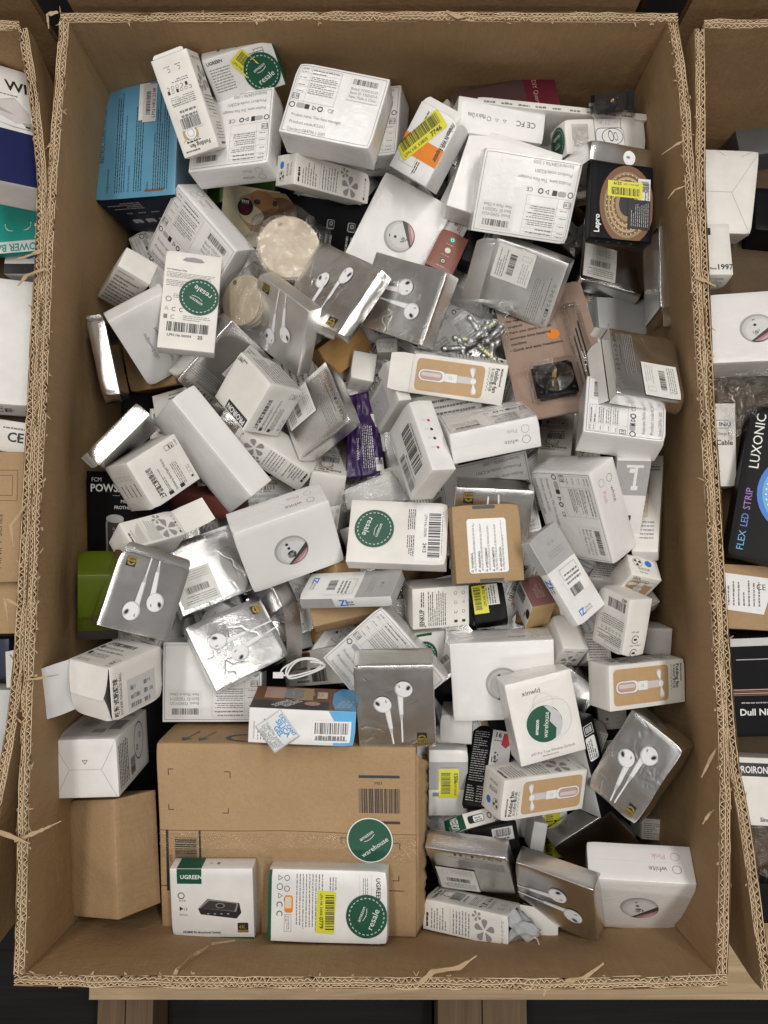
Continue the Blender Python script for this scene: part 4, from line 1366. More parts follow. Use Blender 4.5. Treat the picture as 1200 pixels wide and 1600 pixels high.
BURIED = [
(-0.3109,-0.0948,0.4686, -0.195,0.026,-1.385, 0.1251,0.0900,0.0453),
(0.1816,0.3840,0.5352, 0.120,0.004,-1.998, 0.1228,0.0543,0.0421),
(0.3279,0.3855,0.4826, 0.051,0.268,2.158, 0.1029,0.0650,0.0482),
(0.0215,-0.0747,0.5289, -0.136,0.219,-2.832, 0.1059,0.0716,0.0332),
(0.1144,-0.2220,0.5181, 0.041,0.283,-2.474, 0.0913,0.0873,0.0364),
(0.2054,0.1419,0.5532, -0.029,-0.320,1.223, 0.0842,0.0666,0.0336),
(0.3008,0.4831,0.5326, -0.148,0.326,1.706, 0.1141,0.0980,0.0304),
(-0.0613,0.4837,0.4860, -0.216,-0.039,-2.254, 0.1072,0.0909,0.0359),
(0.2495,0.0180,0.5115, -0.204,-0.188,2.292, 0.0719,0.0627,0.0348),
(0.3125,0.0699,0.4582, 0.108,0.204,1.517, 0.1294,0.0701,0.0480),
(0.2510,0.0358,0.4889, 0.296,0.319,-2.639, 0.1093,0.0843,0.0354),
(0.1152,0.0961,0.5541, -0.348,0.296,-3.019, 0.1148,0.0964,0.0344),
(0.2861,-0.3856,0.4831, 0.035,0.265,-1.850, 0.1186,0.0891,0.0476),
(0.1212,-0.1734,0.4997, 0.018,-0.332,-2.888, 0.1235,0.0887,0.0394),
(0.0725,-0.0058,0.5049, -0.096,0.187,0.143, 0.1219,0.0804,0.0328),
(-0.3487,0.3741,0.4411, -0.083,0.201,-1.171, 0.1197,0.0543,0.0409),
(-0.1905,-0.0021,0.4740, 0.085,0.270,0.077, 0.1280,0.0548,0.0323),
(0.0391,0.4389,0.5088, 0.031,-0.009,1.337, 0.1126,0.0503,0.0362),
(0.2008,-0.1269,0.5230, -0.249,0.216,-1.998, 0.1097,0.0567,0.0317),
(0.3019,-0.1137,0.5124, -0.285,-0.068,2.704, 0.1046,0.0675,0.0424),
(-0.1193,0.1519,0.4760, -0.070,0.222,-1.341, 0.1298,0.0950,0.0380),
(-0.2062,0.0490,0.5097, 0.316,0.086,-2.132, 0.1116,0.0807,0.0373),
(-0.2389,0.3228,0.4885, -0.166,0.017,-2.123, 0.1108,0.0774,0.0492),
(0.2587,-0.1767,0.5172, 0.264,-0.337,2.853, 0.0932,0.0712,0.0306),
(-0.2669,0.1258,0.4718, 0.278,0.070,-2.869, 0.1247,0.0653,0.0429),
(0.1117,-0.2411,0.5024, 0.277,0.088,-0.997, 0.1215,0.0831,0.0361),
(-0.0891,0.4269,0.4532, -0.078,0.073,-2.889, 0.1149,0.0908,0.0360),
(0.1364,0.4354,0.5344, -0.031,0.343,-2.068, 0.1000,0.0557,0.0368),
(-0.1719,0.3701,0.4373, 0.047,0.112,2.524, 0.0768,0.0986,0.0359),
(-0.3222,-0.1617,0.5455, -0.095,0.343,-2.034, 0.0897,0.0991,0.0421),
(-0.0969,0.2629,0.4837, -0.243,-0.197,-1.623, 0.1203,0.0879,0.0308),
(-0.0698,-0.0359,0.4906, -0.329,0.199,1.440, 0.0914,0.0723,0.0327),
(-0.2075,-0.2179,0.5277, -0.231,-0.108,1.090, 0.0961,0.0657,0.0427),
(0.0419,0.4977,0.4683, 0.026,0.031,-0.832, 0.1262,0.0629,0.0367),
(0.2832,-0.3004,0.5242, 0.067,0.341,-2.212, 0.0983,0.0560,0.0477),
(0.0269,0.0730,0.4930, -0.255,-0.277,1.624, 0.1114,0.0532,0.0387),
(-0.1265,-0.1603,0.4982, 0.099,-0.301,2.822, 0.0866,0.0794,0.0324),
(-0.2428,0.2892,0.4377, -0.098,0.181,0.153, 0.1027,0.0712,0.0361),
(-0.1386,-0.1826,0.4855, -0.092,0.115,-1.146, 0.0825,0.0742,0.0358),
(-0.3281,-0.2029,0.5185, 0.181,0.268,-1.130, 0.0776,0.0728,0.0448),
(0.2505,0.2293,0.5217, 0.053,0.085,2.631, 0.0961,0.0859,0.0476),
(0.2906,-0.1998,0.5020, -0.242,0.222,2.098, 0.0727,0.0909,0.0454),
(0.2193,-0.4461,0.5002, -0.214,0.207,-1.737, 0.1068,0.0587,0.0301),
(0.1158,-0.3956,0.4826, -0.114,0.147,2.339, 0.0851,0.0548,0.0472),
(0.1760,0.3358,0.4783, 0.293,-0.275,-2.205, 0.1122,0.0714,0.0464),
(-0.2321,-0.0348,0.4502, -0.093,0.046,-1.569, 0.1219,0.0763,0.0471),
(0.2362,-0.3457,0.4803, 0.134,-0.077,0.271, 0.1167,0.0968,0.0492),
(0.0383,-0.2217,0.5041, 0.218,0.057,-1.427, 0.1196,0.0884,0.0338),
(0.1580,-0.3251,0.4805, 0.185,-0.116,-2.902, 0.1285,0.0982,0.0333),
(0.1340,0.2807,0.4430, -0.008,0.325,-2.568, 0.1241,0.0960,0.0401),
(-0.2231,-0.1776,0.5119, -0.022,0.119,-1.232, 0.1076,0.0699,0.0334),
(-0.0511,-0.2422,0.4664, 0.252,-0.156,2.467, 0.0761,0.0787,0.0320),
(0.2030,-0.1706,0.4848, 0.243,-0.107,-1.735, 0.0896,0.0810,0.0375),
(0.1215,-0.4456,0.4878, 0.204,0.237,-0.862, 0.0703,0.0996,0.0433),
(0.1673,0.1688,0.5134, 0.039,0.201,-2.684, 0.0736,0.0769,0.0486),
(-0.0528,0.0166,0.4332, 0.046,0.013,1.081, 0.1033,0.0923,0.0398),
(-0.3204,-0.2382,0.4989, -0.194,0.322,1.442, 0.1081,0.0680,0.0495),
(0.1269,0.4763,0.4518, 0.165,0.225,0.812, 0.0960,0.0669,0.0387),
(0.0160,0.2041,0.4654, 0.123,-0.005,-0.512, 0.1263,0.0974,0.0480),
(0.3481,-0.3801,0.4558, 0.340,-0.260,0.133, 0.0715,0.0588,0.0364),
(-0.0707,0.1149,0.4961, -0.096,-0.337,-2.642, 0.1164,0.0660,0.0436),
(0.3525,0.2725,0.4863, 0.058,-0.034,1.874, 0.1278,0.0548,0.0428),
(0.1004,-0.4099,0.4539, 0.029,0.196,-2.415, 0.1139,0.0739,0.0439),
(-0.3003,0.0795,0.4664, -0.158,0.115,1.641, 0.0966,0.0640,0.0475),
(0.1342,-0.5107,0.4836, -0.254,-0.306,-0.170, 0.1114,0.0775,0.0405),
(-0.2814,-0.1719,0.4420, -0.164,-0.106,-1.377, 0.0999,0.0518,0.0479),
(0.1545,0.4724,0.5389, -0.094,0.182,-1.514, 0.0878,0.0768,0.0307),
(0.1980,0.2119,0.4741, 0.050,0.034,0.719, 0.0757,0.0668,0.0469),
(0.3623,-0.1763,0.5493, -0.345,0.020,0.496, 0.0819,0.0511,0.0380),
(-0.1458,-0.1891,0.4577, -0.258,-0.078,-1.301, 0.1247,0.0682,0.0491),
(-0.0492,-0.1941,0.4450, 0.086,0.142,0.015, 0.1077,0.0661,0.0446),
(0.1272,0.5250,0.5412, 0.336,-0.175,2.529, 0.1043,0.0554,0.0472),
(0.0179,0.1276,0.4601, -0.071,0.243,-1.711, 0.1055,0.0926,0.0463),
(0.0624,-0.0483,0.4897, -0.084,-0.041,-0.180, 0.1290,0.0874,0.0395),
]
# ------------------------------------------------------------------ cartons
WHITE, WARM = (.79, .785, .77), (.77, .75, .705)
class Box:
    """one carton: local origin in the middle of its back face, front face at z = D"""
    def __init__(s, pid, name, label, cat, group=None, mat=None, faces=None, warp=.0007, crumple=0, open_=None, flaps=(), cell=.0095,
                 round_=.0009, facemats=None, inner=None, seed=None):
        P = POSE[pid]
        s.W, s.H, s.D = P[6:9]
        s.seed = Vector((hash_(pid) % 97, hash_(pid) % 53, hash_(pid) % 31)) * 1.37
        s.warp, s.crumple = warp, crumple
        rn = random.Random(hash_(pid) + 5)
        s.dents = []
        for k in range(rn.choice([1, 2, 2, 3]) if pid not in ('quartz', 'quartz2') else 0):   # knocked-in corners
            cr = Vector((rn.choice([-1, 1]) * s.W / 2, rn.choice([-1, 1]) * s.H / 2, rn.choice([0, s.D, s.D])))
            s.dents.append((cr, (Vector((0, 0, s.D / 2)) - cr).normalized() * rn.uniform(.0012, .0042), rn.uniform(.010, .020)))
        s.bow = rn.uniform(-.0012, .0014)
        s.root = empty(name, label, cat, group, P[:3], P[3:6])
        s.mat = mat
        s.open = open_
        s.body(cell if not crumple else .0075, round_, facemats or {})
        if open_ or inner:
            s.inside(inner or card(WARM, .6))
        for i, (f, (fn, rot)) in enumerate((faces or {}).items()):
            s.print_(f, fn, rot, hash_(pid) + i)
        for fl in flaps:
            s.flap(*fl)
    def bend(s, p):
        p = Vector(p)
        q = p * 9 + s.seed
        v = Vector((noise.noise(q), noise.noise(q + Vector((31, 0, 0))), noise.noise(q + Vector((0, 57, 0)))))
        r = p + v * s.warp
        a, b = 1 - (2 * p.x / s.W) ** 2, 1 - (2 * p.y / s.H) ** 2
        if a > 0 and b > 0: r.z += s.bow * a * b * (1 if p.z > s.D / 2 else -1)
        for cr, dv, rad in s.dents:
            d = (p - cr).length
            if d < rad: r += dv * (1 - d / rad) ** 1.5
        if s.crumple:
            q = p * 26 + s.seed
            v = Vector((noise.noise(q), noise.noise(q + Vector((11, 0, 0))), noise.noise(q + Vector((0, 17, 0)))))
            q2 = p * 62 + s.seed
            v2 = Vector((noise.noise(q2), noise.noise(q2 + Vector((7, 0, 0))), abs(noise.noise(q2 + Vector((0, 5, 0)))) * 1.6 - .4))
            r += v * s.crumple * .8 + v2 * s.crumple * .3
        return r
    def pos(s, f, u, v, o=0):
        W, H, D = s.W, s.H, s.D
        return {'F': (u - W / 2, v - H / 2, D + o), 'T': (u - W / 2, H / 2 + o, D - v), 'B': (u - W / 2, -H / 2 - o, v),
                'R': (W / 2 + o, v - H / 2, D - u), 'L': (-W / 2 - o, v - H / 2, u), 'K': (W / 2 - u, v - H / 2, -o)}[f]
    def dims(s, f):
        return {'F': (s.W, s.H), 'K': (s.W, s.H), 'T': (s.W, s.D), 'B': (s.W, s.D), 'R': (s.D, s.H), 'L': (s.D, s.H)}[f]
    def body(s, cell, r, fm):
        def ax(L):
            n = max(2, int(math.ceil(L / cell)))
            rr = min(r, L * .2)
            return [0, rr] + [rr + (L - 2 * rr) * i / n for i in range(1, n)] + [L - rr, L]
        vid, V, F, idx = {}, [], [], []
        mats, mi = [s.mat], {}
        h = (s.W / 2, s.H / 2, s.D / 2)
        k = min(r, min(s.W, s.H, s.D) * .2)
        def vert(p):
            key = tuple(round(c, 6) for c in p)
            if key in vid: return vid[key]
            q = [p[0], p[1], p[2] - s.D / 2]
            ext = [i for i in range(3) if abs(abs(q[i]) - h[i]) < 1e-6]
            if len(ext) > 1:
                for i in ext: q[i] -= math.copysign(k * (.29 if len(ext) == 2 else .42), q[i])
            q[2] += s.D / 2
            vid[key] = len(V)
            V.append(s.bend(q))
            return vid[key]
        for f in 'FKTBRL':
            a, b = s.dims(f)
            A, Bx = ax(a), ax(b)
            if f in fm and f not in mi:
                mats.append(fm[f]); mi[f] = len(mats) - 1
            for i in range(len(A) - 1):
                for j in range(len(Bx) - 1):
                    ring = i == 0 or j == 0 or i == len(A) - 2 or j == len(Bx) - 2
                    if s.open and f == s.open and not ring: continue
                    F.append(tuple(vert(s.pos(f, x, y)) for x, y in ((A[i], Bx[j]), (A[i + 1], Bx[j]), (A[i + 1], Bx[j + 1]), (A[i], Bx[j + 1]))))
                    idx.append(mi.get(f, 0))
        link('carton_body', mesh('carton_body', V, F, mats, idx, smooth=True), s.root)
    def inside(s, m):
        t = .0011
        V, F = prim_box(-s.W / 2 + t, s.W / 2 - t, -s.H / 2 + t, s.H / 2 - t, t, s.D - t)
        order = {'K': 0, 'F': 1, 'B': 2, 'T': 3, 'L': 4, 'R': 5}
        F = [f for i, f in enumerate(F) if i != order.get(s.open, 9)]
        if s.open:
            link('inner_lining', mesh('inner_lining', [s.bend(v) for v in V], F, m), s.root)
    def print_(s, f, fn, rot, seed):
        a, b = s.dims(f)
        c = Canvas(*((a, b) if rot in (0, 180) else (b, a)), seed)
        if isinstance(fn, tuple): fn[0](c, *fn[1:])
        else: fn(c)
        def mp(x, y):
            if rot == 0: return x, y
            if rot == 90: return a - y, x
            if rot == 180: return a - x, b - y
            return y, b - x
        for name, polys in c.parts.items():
            V, F, mats, idx = [], [], [], []
            for PV, PF, m, layer in polys:
                if m not in mats: mats.append(m)
                base = len(V)
                o = .00022 * (layer + 1) + (.0002 if s.crumple else .00008)
                for (x, y) in PV:
                    u, v = mp(x, y)
                    V.append(s.bend(s.pos(f, min(max(u, .0002), a - .0002), min(max(v, .0002), b - .0002), o)))
                for q in PF:
                    F.append(tuple(base + i for i in q)); idx.append(mats.index(m))
            link(name, mesh(name, V, F, mats, idx), s.root)
    def flap(s, face, edge, length, ang, curl=0.0, inset=.003, m_out=None, m_in=None, lo=0, hi=1, tab=.75):
        """a lid flap hinged on an edge of a face; ang degrees away from the face's plane (0 = straight out in the plane)
        face: the box side the flap continues; edge: which end ('u0','u1','v0','v1')"""
        a, b = s.dims(face)
        n, m = 8, 6
        V, F, idx = [], [], []
        nu = Vector(s.pos(face, 0, 0, 1)) - Vector(s.pos(face, 0, 0, 0))
        def P(t, w):
            """t 0..1 along the hinge, w 0..1 away from it"""
            sh = inset + (1 - tab) * .5 * (w ** 3) * (b if edge[0] == 'u' else a) * .5
            if edge[0] == 'u':
                v = sh + (b * (lo + (hi - lo) * t)) * (1 - 2 * sh / b)
                u0 = 0 if edge == 'u0' else a
                base = Vector(s.pos(face, u0, v))
                d = Vector(s.pos(face, 1 if edge == 'u1' else -1, 0)) - Vector(s.pos(face, 0, 0))
            else:
                u = sh + (a * (lo + (hi - lo) * t)) * (1 - 2 * sh / a)
                v0 = 0 if edge == 'v0' else b
                base = Vector(s.pos(face, u, v0))
                d = Vector(s.pos(face, 0, 1 if edge == 'v1' else -1)) - Vector(s.pos(face, 0, 0))
            p, L = base.copy(), length / 12
            for k in range(int(round(w * 12))):
                an = math.radians(ang + curl * (k + .5) / 12)
                p += (d * math.cos(an) + nu * math.sin(an)) * L
            return p
        n, m = 8, 12
        for side in (0, 1):
            for j in range(m + 1):
                for i in range(n + 1):
                    p = P(i / n, j / m)
                    p2 = s.bend(p)
                    if side: p2 -= nu * .0005
                    V.append(p2)
        K = (n + 1) * (m + 1)
        for j in range(m):
            for i in range(n):
                q = (j * (n + 1) + i, j * (n + 1) + i + 1, (j + 1) * (n + 1) + i + 1, (j + 1) * (n + 1) + i)
                F.append(q); idx.append(0)
                F.append(tuple(K + x for x in q[::-1])); idx.append(1)
        link('flap', mesh('flap', V, F, [m_out or s.mat, m_in or card(WARM, .55)], idx), s.root)
def hash_(t):
    h = 7
    for ch in t: h = (h * 31 + ord(ch)) % 100003
    return h
# ------------------------------------------------------------------ floor, pallets and the cardboard bins
def structure(name, V, F, m):
    o = link(name, mesh(name, V, F, m))
    o['kind'] = 'structure'
    return o
fm, fnt, fp = _nodes("dark_concrete")
_vary(fnt, fp, (.008, .007, .007), _coords(fnt), 6, .4)
fp.inputs["Roughness"].default_value = .9
fp.inputs["Specular IOR Level"].default_value = .1
ZF = RIM - .34                  # the bins are cut low: their floor lies this far under the rim
structure('floor', *prim_box(-4, 4, -4, 4, ZF - .30, ZF - .26), fm)
def platform(label, x0, x1, y0, y1, ny):
    r = empty('wooden_platform', label, 'platform', 'wooden platforms under the bins', (0, 0, ZF - .03))
    w = (y1 - y0) / ny
    for k in range(ny):
        g = .0015
        V, F = prim_box(x0 + .006 * (k % 2), x1, y0 + w * k + g, y0 + w * (k + 1) - g, 0, .028)
        link('deck_board', mesh('deck_board', V, F, wood((.46, .34, .205), 0)), r)
platform('pale wooden platform board jutting out before the open bin', -.436, 1.5, -.781, .66, 9)
platform('pale wooden platform under the bin with the teal carton', -1.5, -.455, -.62, .66, 8)
BR, BK_ = wood((.14, .09, .052), 1), wood((.013, .012, .012), 0)
for (x0, x1, lab) in ((-.432, -.345, 'brown wooden bearer under the platform by the corner of the bin'), (.105, .245, 'wide brown wooden bearer under the middle of the platform'),
                      (.84, .95, 'brown wooden bearer far along under the platform')):
    r = empty('wooden_bearer', lab, 'bearer', None, (0, 0, ZF - .26))
    V, F = prim_box(x0, (x0 + x1) / 2 - .001, -.93, .6, 0, .229)
    link('bearer_plank', mesh('bearer_plank', V, F, BR), r)
    V, F = prim_box((x0 + x1) / 2 + .001, x1, -.925, .6, 0, .229)
    link('bearer_plank', mesh('bearer_plank', V, F, BR), r)
for (x0, x1, y0, y1, z1, lab) in ((-.34, .10, -.96, -.80, .15, 'black plank lying between the two brown bearers'), (.25, .83, -.96, -.80, .16, 'worn black plank beside the wide brown bearer'),
                                  (-1.0, -.44, -1.0, -.70, .12, 'black crate edge on the floor beside the platform')):
    r = empty('black_plank', lab, 'plank', None, (0, 0, ZF - .26))
    V, F = prim_box(x0, x1, y0, y1, 0, z1)
    link('plank_board', mesh('plank_board', V, F, BK_), r)
    V, F = prim_box(x0 + .004, x1 - .01, y0 + .01, y0 + .06, z1, z1 + .012)
    link('plank_lip', mesh('plank_lip', V, F, BK_), r)

KR, KI, KT = kraft((.352, .228, .117), 'kraftwall', (1, 1, .05)), kraft((.72, .57, .38), 'kraftedge'), kraft((.46, .335, .20), 'krafttorn')
def resample(P, step):
    out = []
    for a, b in zip(P[:-1], P[1:]):
        L = math.hypot(b[0] - a[0], b[1] - a[1])
        n = max(1, int(round(L / step)))
        for i in range(n):
            out.append((a[0] + (b[0] - a[0]) * i / n, a[1] + (b[1] - a[1]) * i / n))
    out.append(P[-1])
    return out
def smooth(P):
    """Catmull-Rom through the measured points"""
    out = []
    for i in range(len(P) - 1):
        p0, p1, p2, p3 = P[max(i - 1, 0)], P[i], P[i + 1], P[min(i + 2, len(P) - 1)]
        for k in range(6):
            t = k / 6
            out.append(tuple(.5 * (2 * p1[j] + (p2[j] - p0[j]) * t + (2 * p0[j] - 5 * p1[j] + 4 * p2[j] - p3[j]) * t * t + (3 * p1[j] - p0[j] - 3 * p2[j] + p3[j]) * t ** 3) for j in (0, 1)))
    out.append(P[-1])
    return out
TH = .0125
def wall(root, P, out, bulge, z0, rim, seed, flutes=True, shreds=(), lean=0.0):
    """one side of a bin. P: rim line (inner liner) in plan, out: sign so that the left normal*out points outwards"""
    rn = random.Random(seed)
    P = smooth(P)
    Q = resample(P, .03)
    n = len(Q)
    nor = []
    for i in range(n):
        a, b = Q[max(i - 1, 0)], Q[min(i + 1, n - 1)]
        d = Vector((b[0] - a[0], b[1] - a[1])).normalized()
        nor.append(Vector((-d.y, d.x)) * out)
    nz = 18
    def pt(i, z, off):
        s = i / (n - 1)
        dep = (rim - z) / (rim - z0)
        e = min(1, max(0, (dep - .07) / .45))
        bl = bulge * e * e * (3 - 2 * e) * (math.sin(math.pi * s) ** .6) + lean * max(0, dep - .07)
        wob = .0016 * noise.noise((s * 9 + seed, z * 7, 0))
        o = nor[i] * (bl + wob + off)
        return (Q[i][0] + o.x, Q[i][1] + o.y, z)
    zs = [rim - (rim - z0) * (j / nz) ** 1.3 for j in range(nz + 1)]
    for nm, off in (('inner_liner', 0.0), ('outer_liner', TH)):
        V, F = [], []
        for j, z in enumerate(zs):
            for i in range(n):
                zz = z + (.0022 * noise.noise((i * .7 + seed, off * 90, 3)) if j == 0 else 0)
                V.append(pt(i, zz, off))
        for j in range(nz):
            for i in range(n - 1):
                F.append((j * n + i, j * n + i + 1, (j + 1) * n + i + 1, (j + 1) * n + i))
        link(nm, mesh(nm, V, F, KR, smooth=True), root)
    if flutes:
        R = resample(P, .0021)
        m = len(R)
        V, F = [], []
        def strip(fn, depth):
            base = len(V)
            for i in range(m):
                a, b = R[max(i - 1, 0)], R[min(i + 1, m - 1)]
                d = Vector((b[0] - a[0], b[1] - a[1])).normalized()
                nn = Vector((-d.y, d.x)) * out
                o = nn * max(.0004, min(TH - .0004, fn(i)))
                s_ = i / (m - 1)
                top = rim + .0030 * noise.noise((i * .11 + seed, fn(0) * 50, 0)) - .0008 - .003 * (1 - amp[i])
                for z in (top, rim - depth):
                    V.append((R[i][0] + o.x, R[i][1] + o.y, z))
            for i in range(m - 1):
                F.append((base + 2 * i, base + 2 * i + 2, base + 2 * i + 3, base + 2 * i + 1))
        ph, amp, acc = [], [], 0.0
        for i in range(m):      # uneven, partly crushed flutes
            acc += 1 + .45 * noise.noise((i * .09 + seed, 3, 1))
            ph.append(acc)
            amp.append(max(.25, min(1.0, .85 + .9 * noise.noise((i * .035 + seed, 8, 2)))))
        tri = lambda i, p: .5 + (abs((ph[min(i, m - 1)] % p) / p * 2 - 1) - .5) * amp[min(i, m - 1)]
        jit = [rn.uniform(-.0009, .0009) for _ in range(m)]
        strip(lambda i: .0010 + .0055 * tri(i, 4) + jit[i], .008)
        strip(lambda i: .0006, .0025)
        strip(lambda i: TH - .0006, .0025)
        strip(lambda i: .0070 + .0014 * noise.noise((i * .05 + seed, 1, 5)), .008)
        strip(lambda i: .0076 + .0040 * tri(i + 1, 3) + .6 * jit[i], .008)
        me = mesh('corrugated_edge', V, F, KI)
        ob = link('corrugated_edge', me, root)
        sm = ob.modifiers.new("paper", 'SOLIDIFY')
        sm.thickness = .0007
    # torn liner shreds standing off the cut edge
    for k in range(shreds if isinstance(shreds, int) else 0):
        t = rn.uniform(.02, .98)
        i = min(n - 2, int(t * (n - 1)))
        L = rn.choice([.003, .004, .005, .006, .007, .009, .012])
        w = rn.uniform(.0015, .0045)
        d = Vector((Q[i + 1][0] - Q[i][0], Q[i + 1][1] - Q[i][1], 0)).normalized()
        nv = Vector((nor[i].x, nor[i].y, 0))
        side = rn.choice([-1, -1, 1])
        base = Vector((Q[i][0], Q[i][1], rim)) + nv * rn.choice([0, .0005, .006, TH])
        dirv = (nv * side * rn.uniform(.2, 1) + d * rn.uniform(-1, 1) + Vector((0, 0, rn.uniform(-.4, .55)))).normalized()
        V, F = [], []
        cur = rn.uniform(-2.2, 2.2)
        p = base - dirv * .003 - Vector((0, 0, .003))
        N = 7
        wd_ = d if abs(dirv.dot(d)) < .8 else nv
        for q in range(N + 1):
            ww = w * (1 - .75 * (q / N) ** 2) * rn.uniform(.75, 1.15)
            tw = wd_ * math.cos(cur * q / N * .6) + Vector((0, 0, 1)) * math.sin(cur * q / N * .6)
            V += [p - tw * ww / 2, p + tw * ww / 2 + Vector((0, 0, .0004))]
            an = cur * q / N
            p = p + (dirv * math.cos(an) + Vector((0, 0, 1)) * math.sin(an) * .6) * (L / N)
        F = [(2 * q, 2 * q + 1, 2 * q + 3, 2 * q + 2) for q in range(N)]
        ob = link('torn_paper', mesh('torn_paper', V, F, KT), root)
        sm = ob.modifiers.new("paper", 'SOLIDIFY')
        sm.thickness = .0006
LM = [(-.386, .578), (-.390, .432), (-.393, .305), (-.392, .14), (-.392, -.019), (-.392, -.195), (-.391, -.357), (-.388, -.485), (-.386, -.583)]
RM = [(.387, .578), (.397, .476), (.401, .305), (.404, .132), (.407, -.019), (.409, -.195), (.410, -.335), (.405, -.463), (.396, -.583)]
TM = [(-.3985, .578), (-.145, .580), (.103, .580), (.3995, .578)]
BM = [(-.3985, -.583), (-.197, -.585), (.02, -.586), (.237, -.587), (.4085, -.583)]
main = empty('cardboard_bin', 'large open corrugated cardboard bin filled with loose small boxes', 'cardboard bin', 'open cardboard bins')
wall(main, LM, -1, .024, ZF, RIM, 11, True, 95)
wall(main, RM, 1, .022, ZF, RIM, 23, True, 95)
wall(main, TM, 1, .030, ZF, RIM, 37, True, 50)
wall(main, BM, -1, .022, ZF, RIM, 51, True, 60)
V, F = prim_box(-.42, .43, -.61, .61, ZF, ZF + .006)
link('bin_floor', mesh('bin_floor', V, F, KR), main)
def torn(root, P, w, seed):
    """a torn strip of liner following points"""
    rn = random.Random(seed)
    P = [Vector(p) for p in P]
    Q = []
    for i in range(len(P) - 1):
        for k in range(5): Q.append(P[i].lerp(P[i + 1], k / 5))
    Q.append(P[-1])
    V = []
    for i, q in enumerate(Q):
        d = (Q[min(i + 1, len(Q) - 1)] - Q[max(i - 1, 0)]).normalized()
        sd = d.cross(Vector((math.sin(i * .5 + seed) * .5, math.cos(i * .7 + seed) * .4, 1))).normalized()
        t = i / (len(Q) - 1)
        ww = w * (.55 + .9 * math.sin(math.pi * min(1, t * 1.1)) * .5) * (1 - .6 * t * t) * rn.uniform(.7, 1.25)
        V += [q - sd * ww / 2 + Vector((0, 0, rn.uniform(-.0006, .0006))), q + sd * ww / 2]
    F = [(2 * i, 2 * i + 1, 2 * i + 3, 2 * i + 2) for i in range(len(Q) - 1)]
    ob = link('torn_paper', mesh('torn_paper', V, F, KT), root)
    sm = ob.modifiers.new("paper", 'SOLIDIFY')
    sm.thickness = .0007
R0 = RIM
for (P, w, sd) in (
        ([(-.404, -.438, R0 + .002), (-.385, -.430, R0 + .004), (-.370, -.424, R0 + .002), (-.352, -.416, R0)], .010, 1),
        ([(-.432, -.424, R0 + .004), (-.410, -.430, R0 + .006), (-.385, -.440, R0 + .004)], .013, 2),
        ([(-.402, -.256, R0 + .002), (-.385, -.254, R0 + .004), (-.362, -.250, R0 + .002)], .006, 3),
        ([(-.222, -.594, R0 + .002), (-.215, -.580, R0 - .004), (-.205, -.580, R0 - .04), (-.192, -.583, R0 - .075), (-.165, -.583, R0 - .085)], .010, 4),
        ([(.060, -.592, R0 + .002), (.075, -.580, R0 + .001), (.105, -.574, R0 + .004), (.125, -.562, R0 + .002)], .014, 5),
        ([(.225, -.590, R0 + .001), (.245, -.585, R0 + .004), (.268, -.570, R0 + .003)], .013, 7),
        ([(.400, .415, R0 + .001), (.388, .408, R0 + .003), (.372, .398, R0 - .002)], .006, 8),
        ([(.400, .355, R0 + .001), (.386, .350, R0), (.378, .340, R0 - .004)], .005, 9),
        ([(.414, -.330, R0 - .004), (.404, -.350, R0 - .012), (.396, -.372, R0 - .02)], .014, 12),
        ([(.411, -.405, R0 - .012), (.402, -.414, R0 - .018), (.395, -.425, R0 - .02)], .010, 13),
        ([(-.405, .270, R0 + .002), (-.418, .262, R0 + .006), (-.440, .255, R0 + .004)], .010, 15),
        ([(-.400, .245, R0 + .004), (-.420, .235, R0 + .008), (-.432, .222, R0 + .005)], .012, 16),
        ([(-.410, -.050, R0 + .003), (-.425, -.075, R0 + .006), (-.420, -.100, R0 + .006)], .009, 17),
        ([(-.412, -.170, R0 + .003), (-.428, -.160, R0 + .006), (-.422, -.190, R0 + .005)], .008, 18),
        ([(.100, .592, R0 + .001), (.115, .582, R0 + .004), (.130, .584, R0 + .002)], .016, 19),
        ([(-.400, .590, R0 + .002), (-.412, .583, R0 + .006), (-.410, .565, R0 + .004)], .010, 20),
        ([(.405, .235, R0 + .002), (.418, .228, R0 + .006), (.430, .222, R0 + .004)], .010, 21)):
    torn(main, P, w * .5, sd)
# bin on the left
lb = empty('cardboard_bin', 'corrugated bin with torn rim holding a teal power bank carton', 'cardboard bin', 'open cardboard bins')
wall(lb, [(-.452, .568), (-.434, .476), (-.419, .372), (-.4165, .305), (-.4165, .197), (-.4165, -.019), (-.417, -.21), (-.424, -.323), (-.437, -.407), (-.452, -.499), (-.47, -.60)], 1, .0, ZF, RIM - .001, 61, True, 80, lean=-.05)
wall(lb, [(-1.25, .575), (-.80, .575), (-.452, .568)], 1, .01, ZF, RIM - .001, 67, True, 12)
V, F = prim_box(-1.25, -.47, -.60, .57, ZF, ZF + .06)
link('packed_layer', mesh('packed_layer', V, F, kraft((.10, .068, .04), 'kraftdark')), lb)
# bin on the right
rb = empty('cardboard_bin', 'corrugated bin with torn rim holding a black light strip carton', 'cardboard bin', 'open cardboard bins')
wall(rb, [(.434, .570), (.430, .45), (.4245, .322), (.425, .1), (.4265, -.058), (.4285, -.21), (.432, -.335), (.444, -.428), (.460, -.60)], -1, .0, ZF, RIM - .001, 71, True, 80, lean=-.05)
wall(rb, [(.434, .570), (.80, .573), (1.25, .575)], 1, .01, ZF, RIM - .001, 73, True, 14)
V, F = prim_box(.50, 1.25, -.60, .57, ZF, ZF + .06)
link('packed_layer', mesh('packed_layer', V, F, kraft((.10, .068, .04), 'kraftdark')), rb)
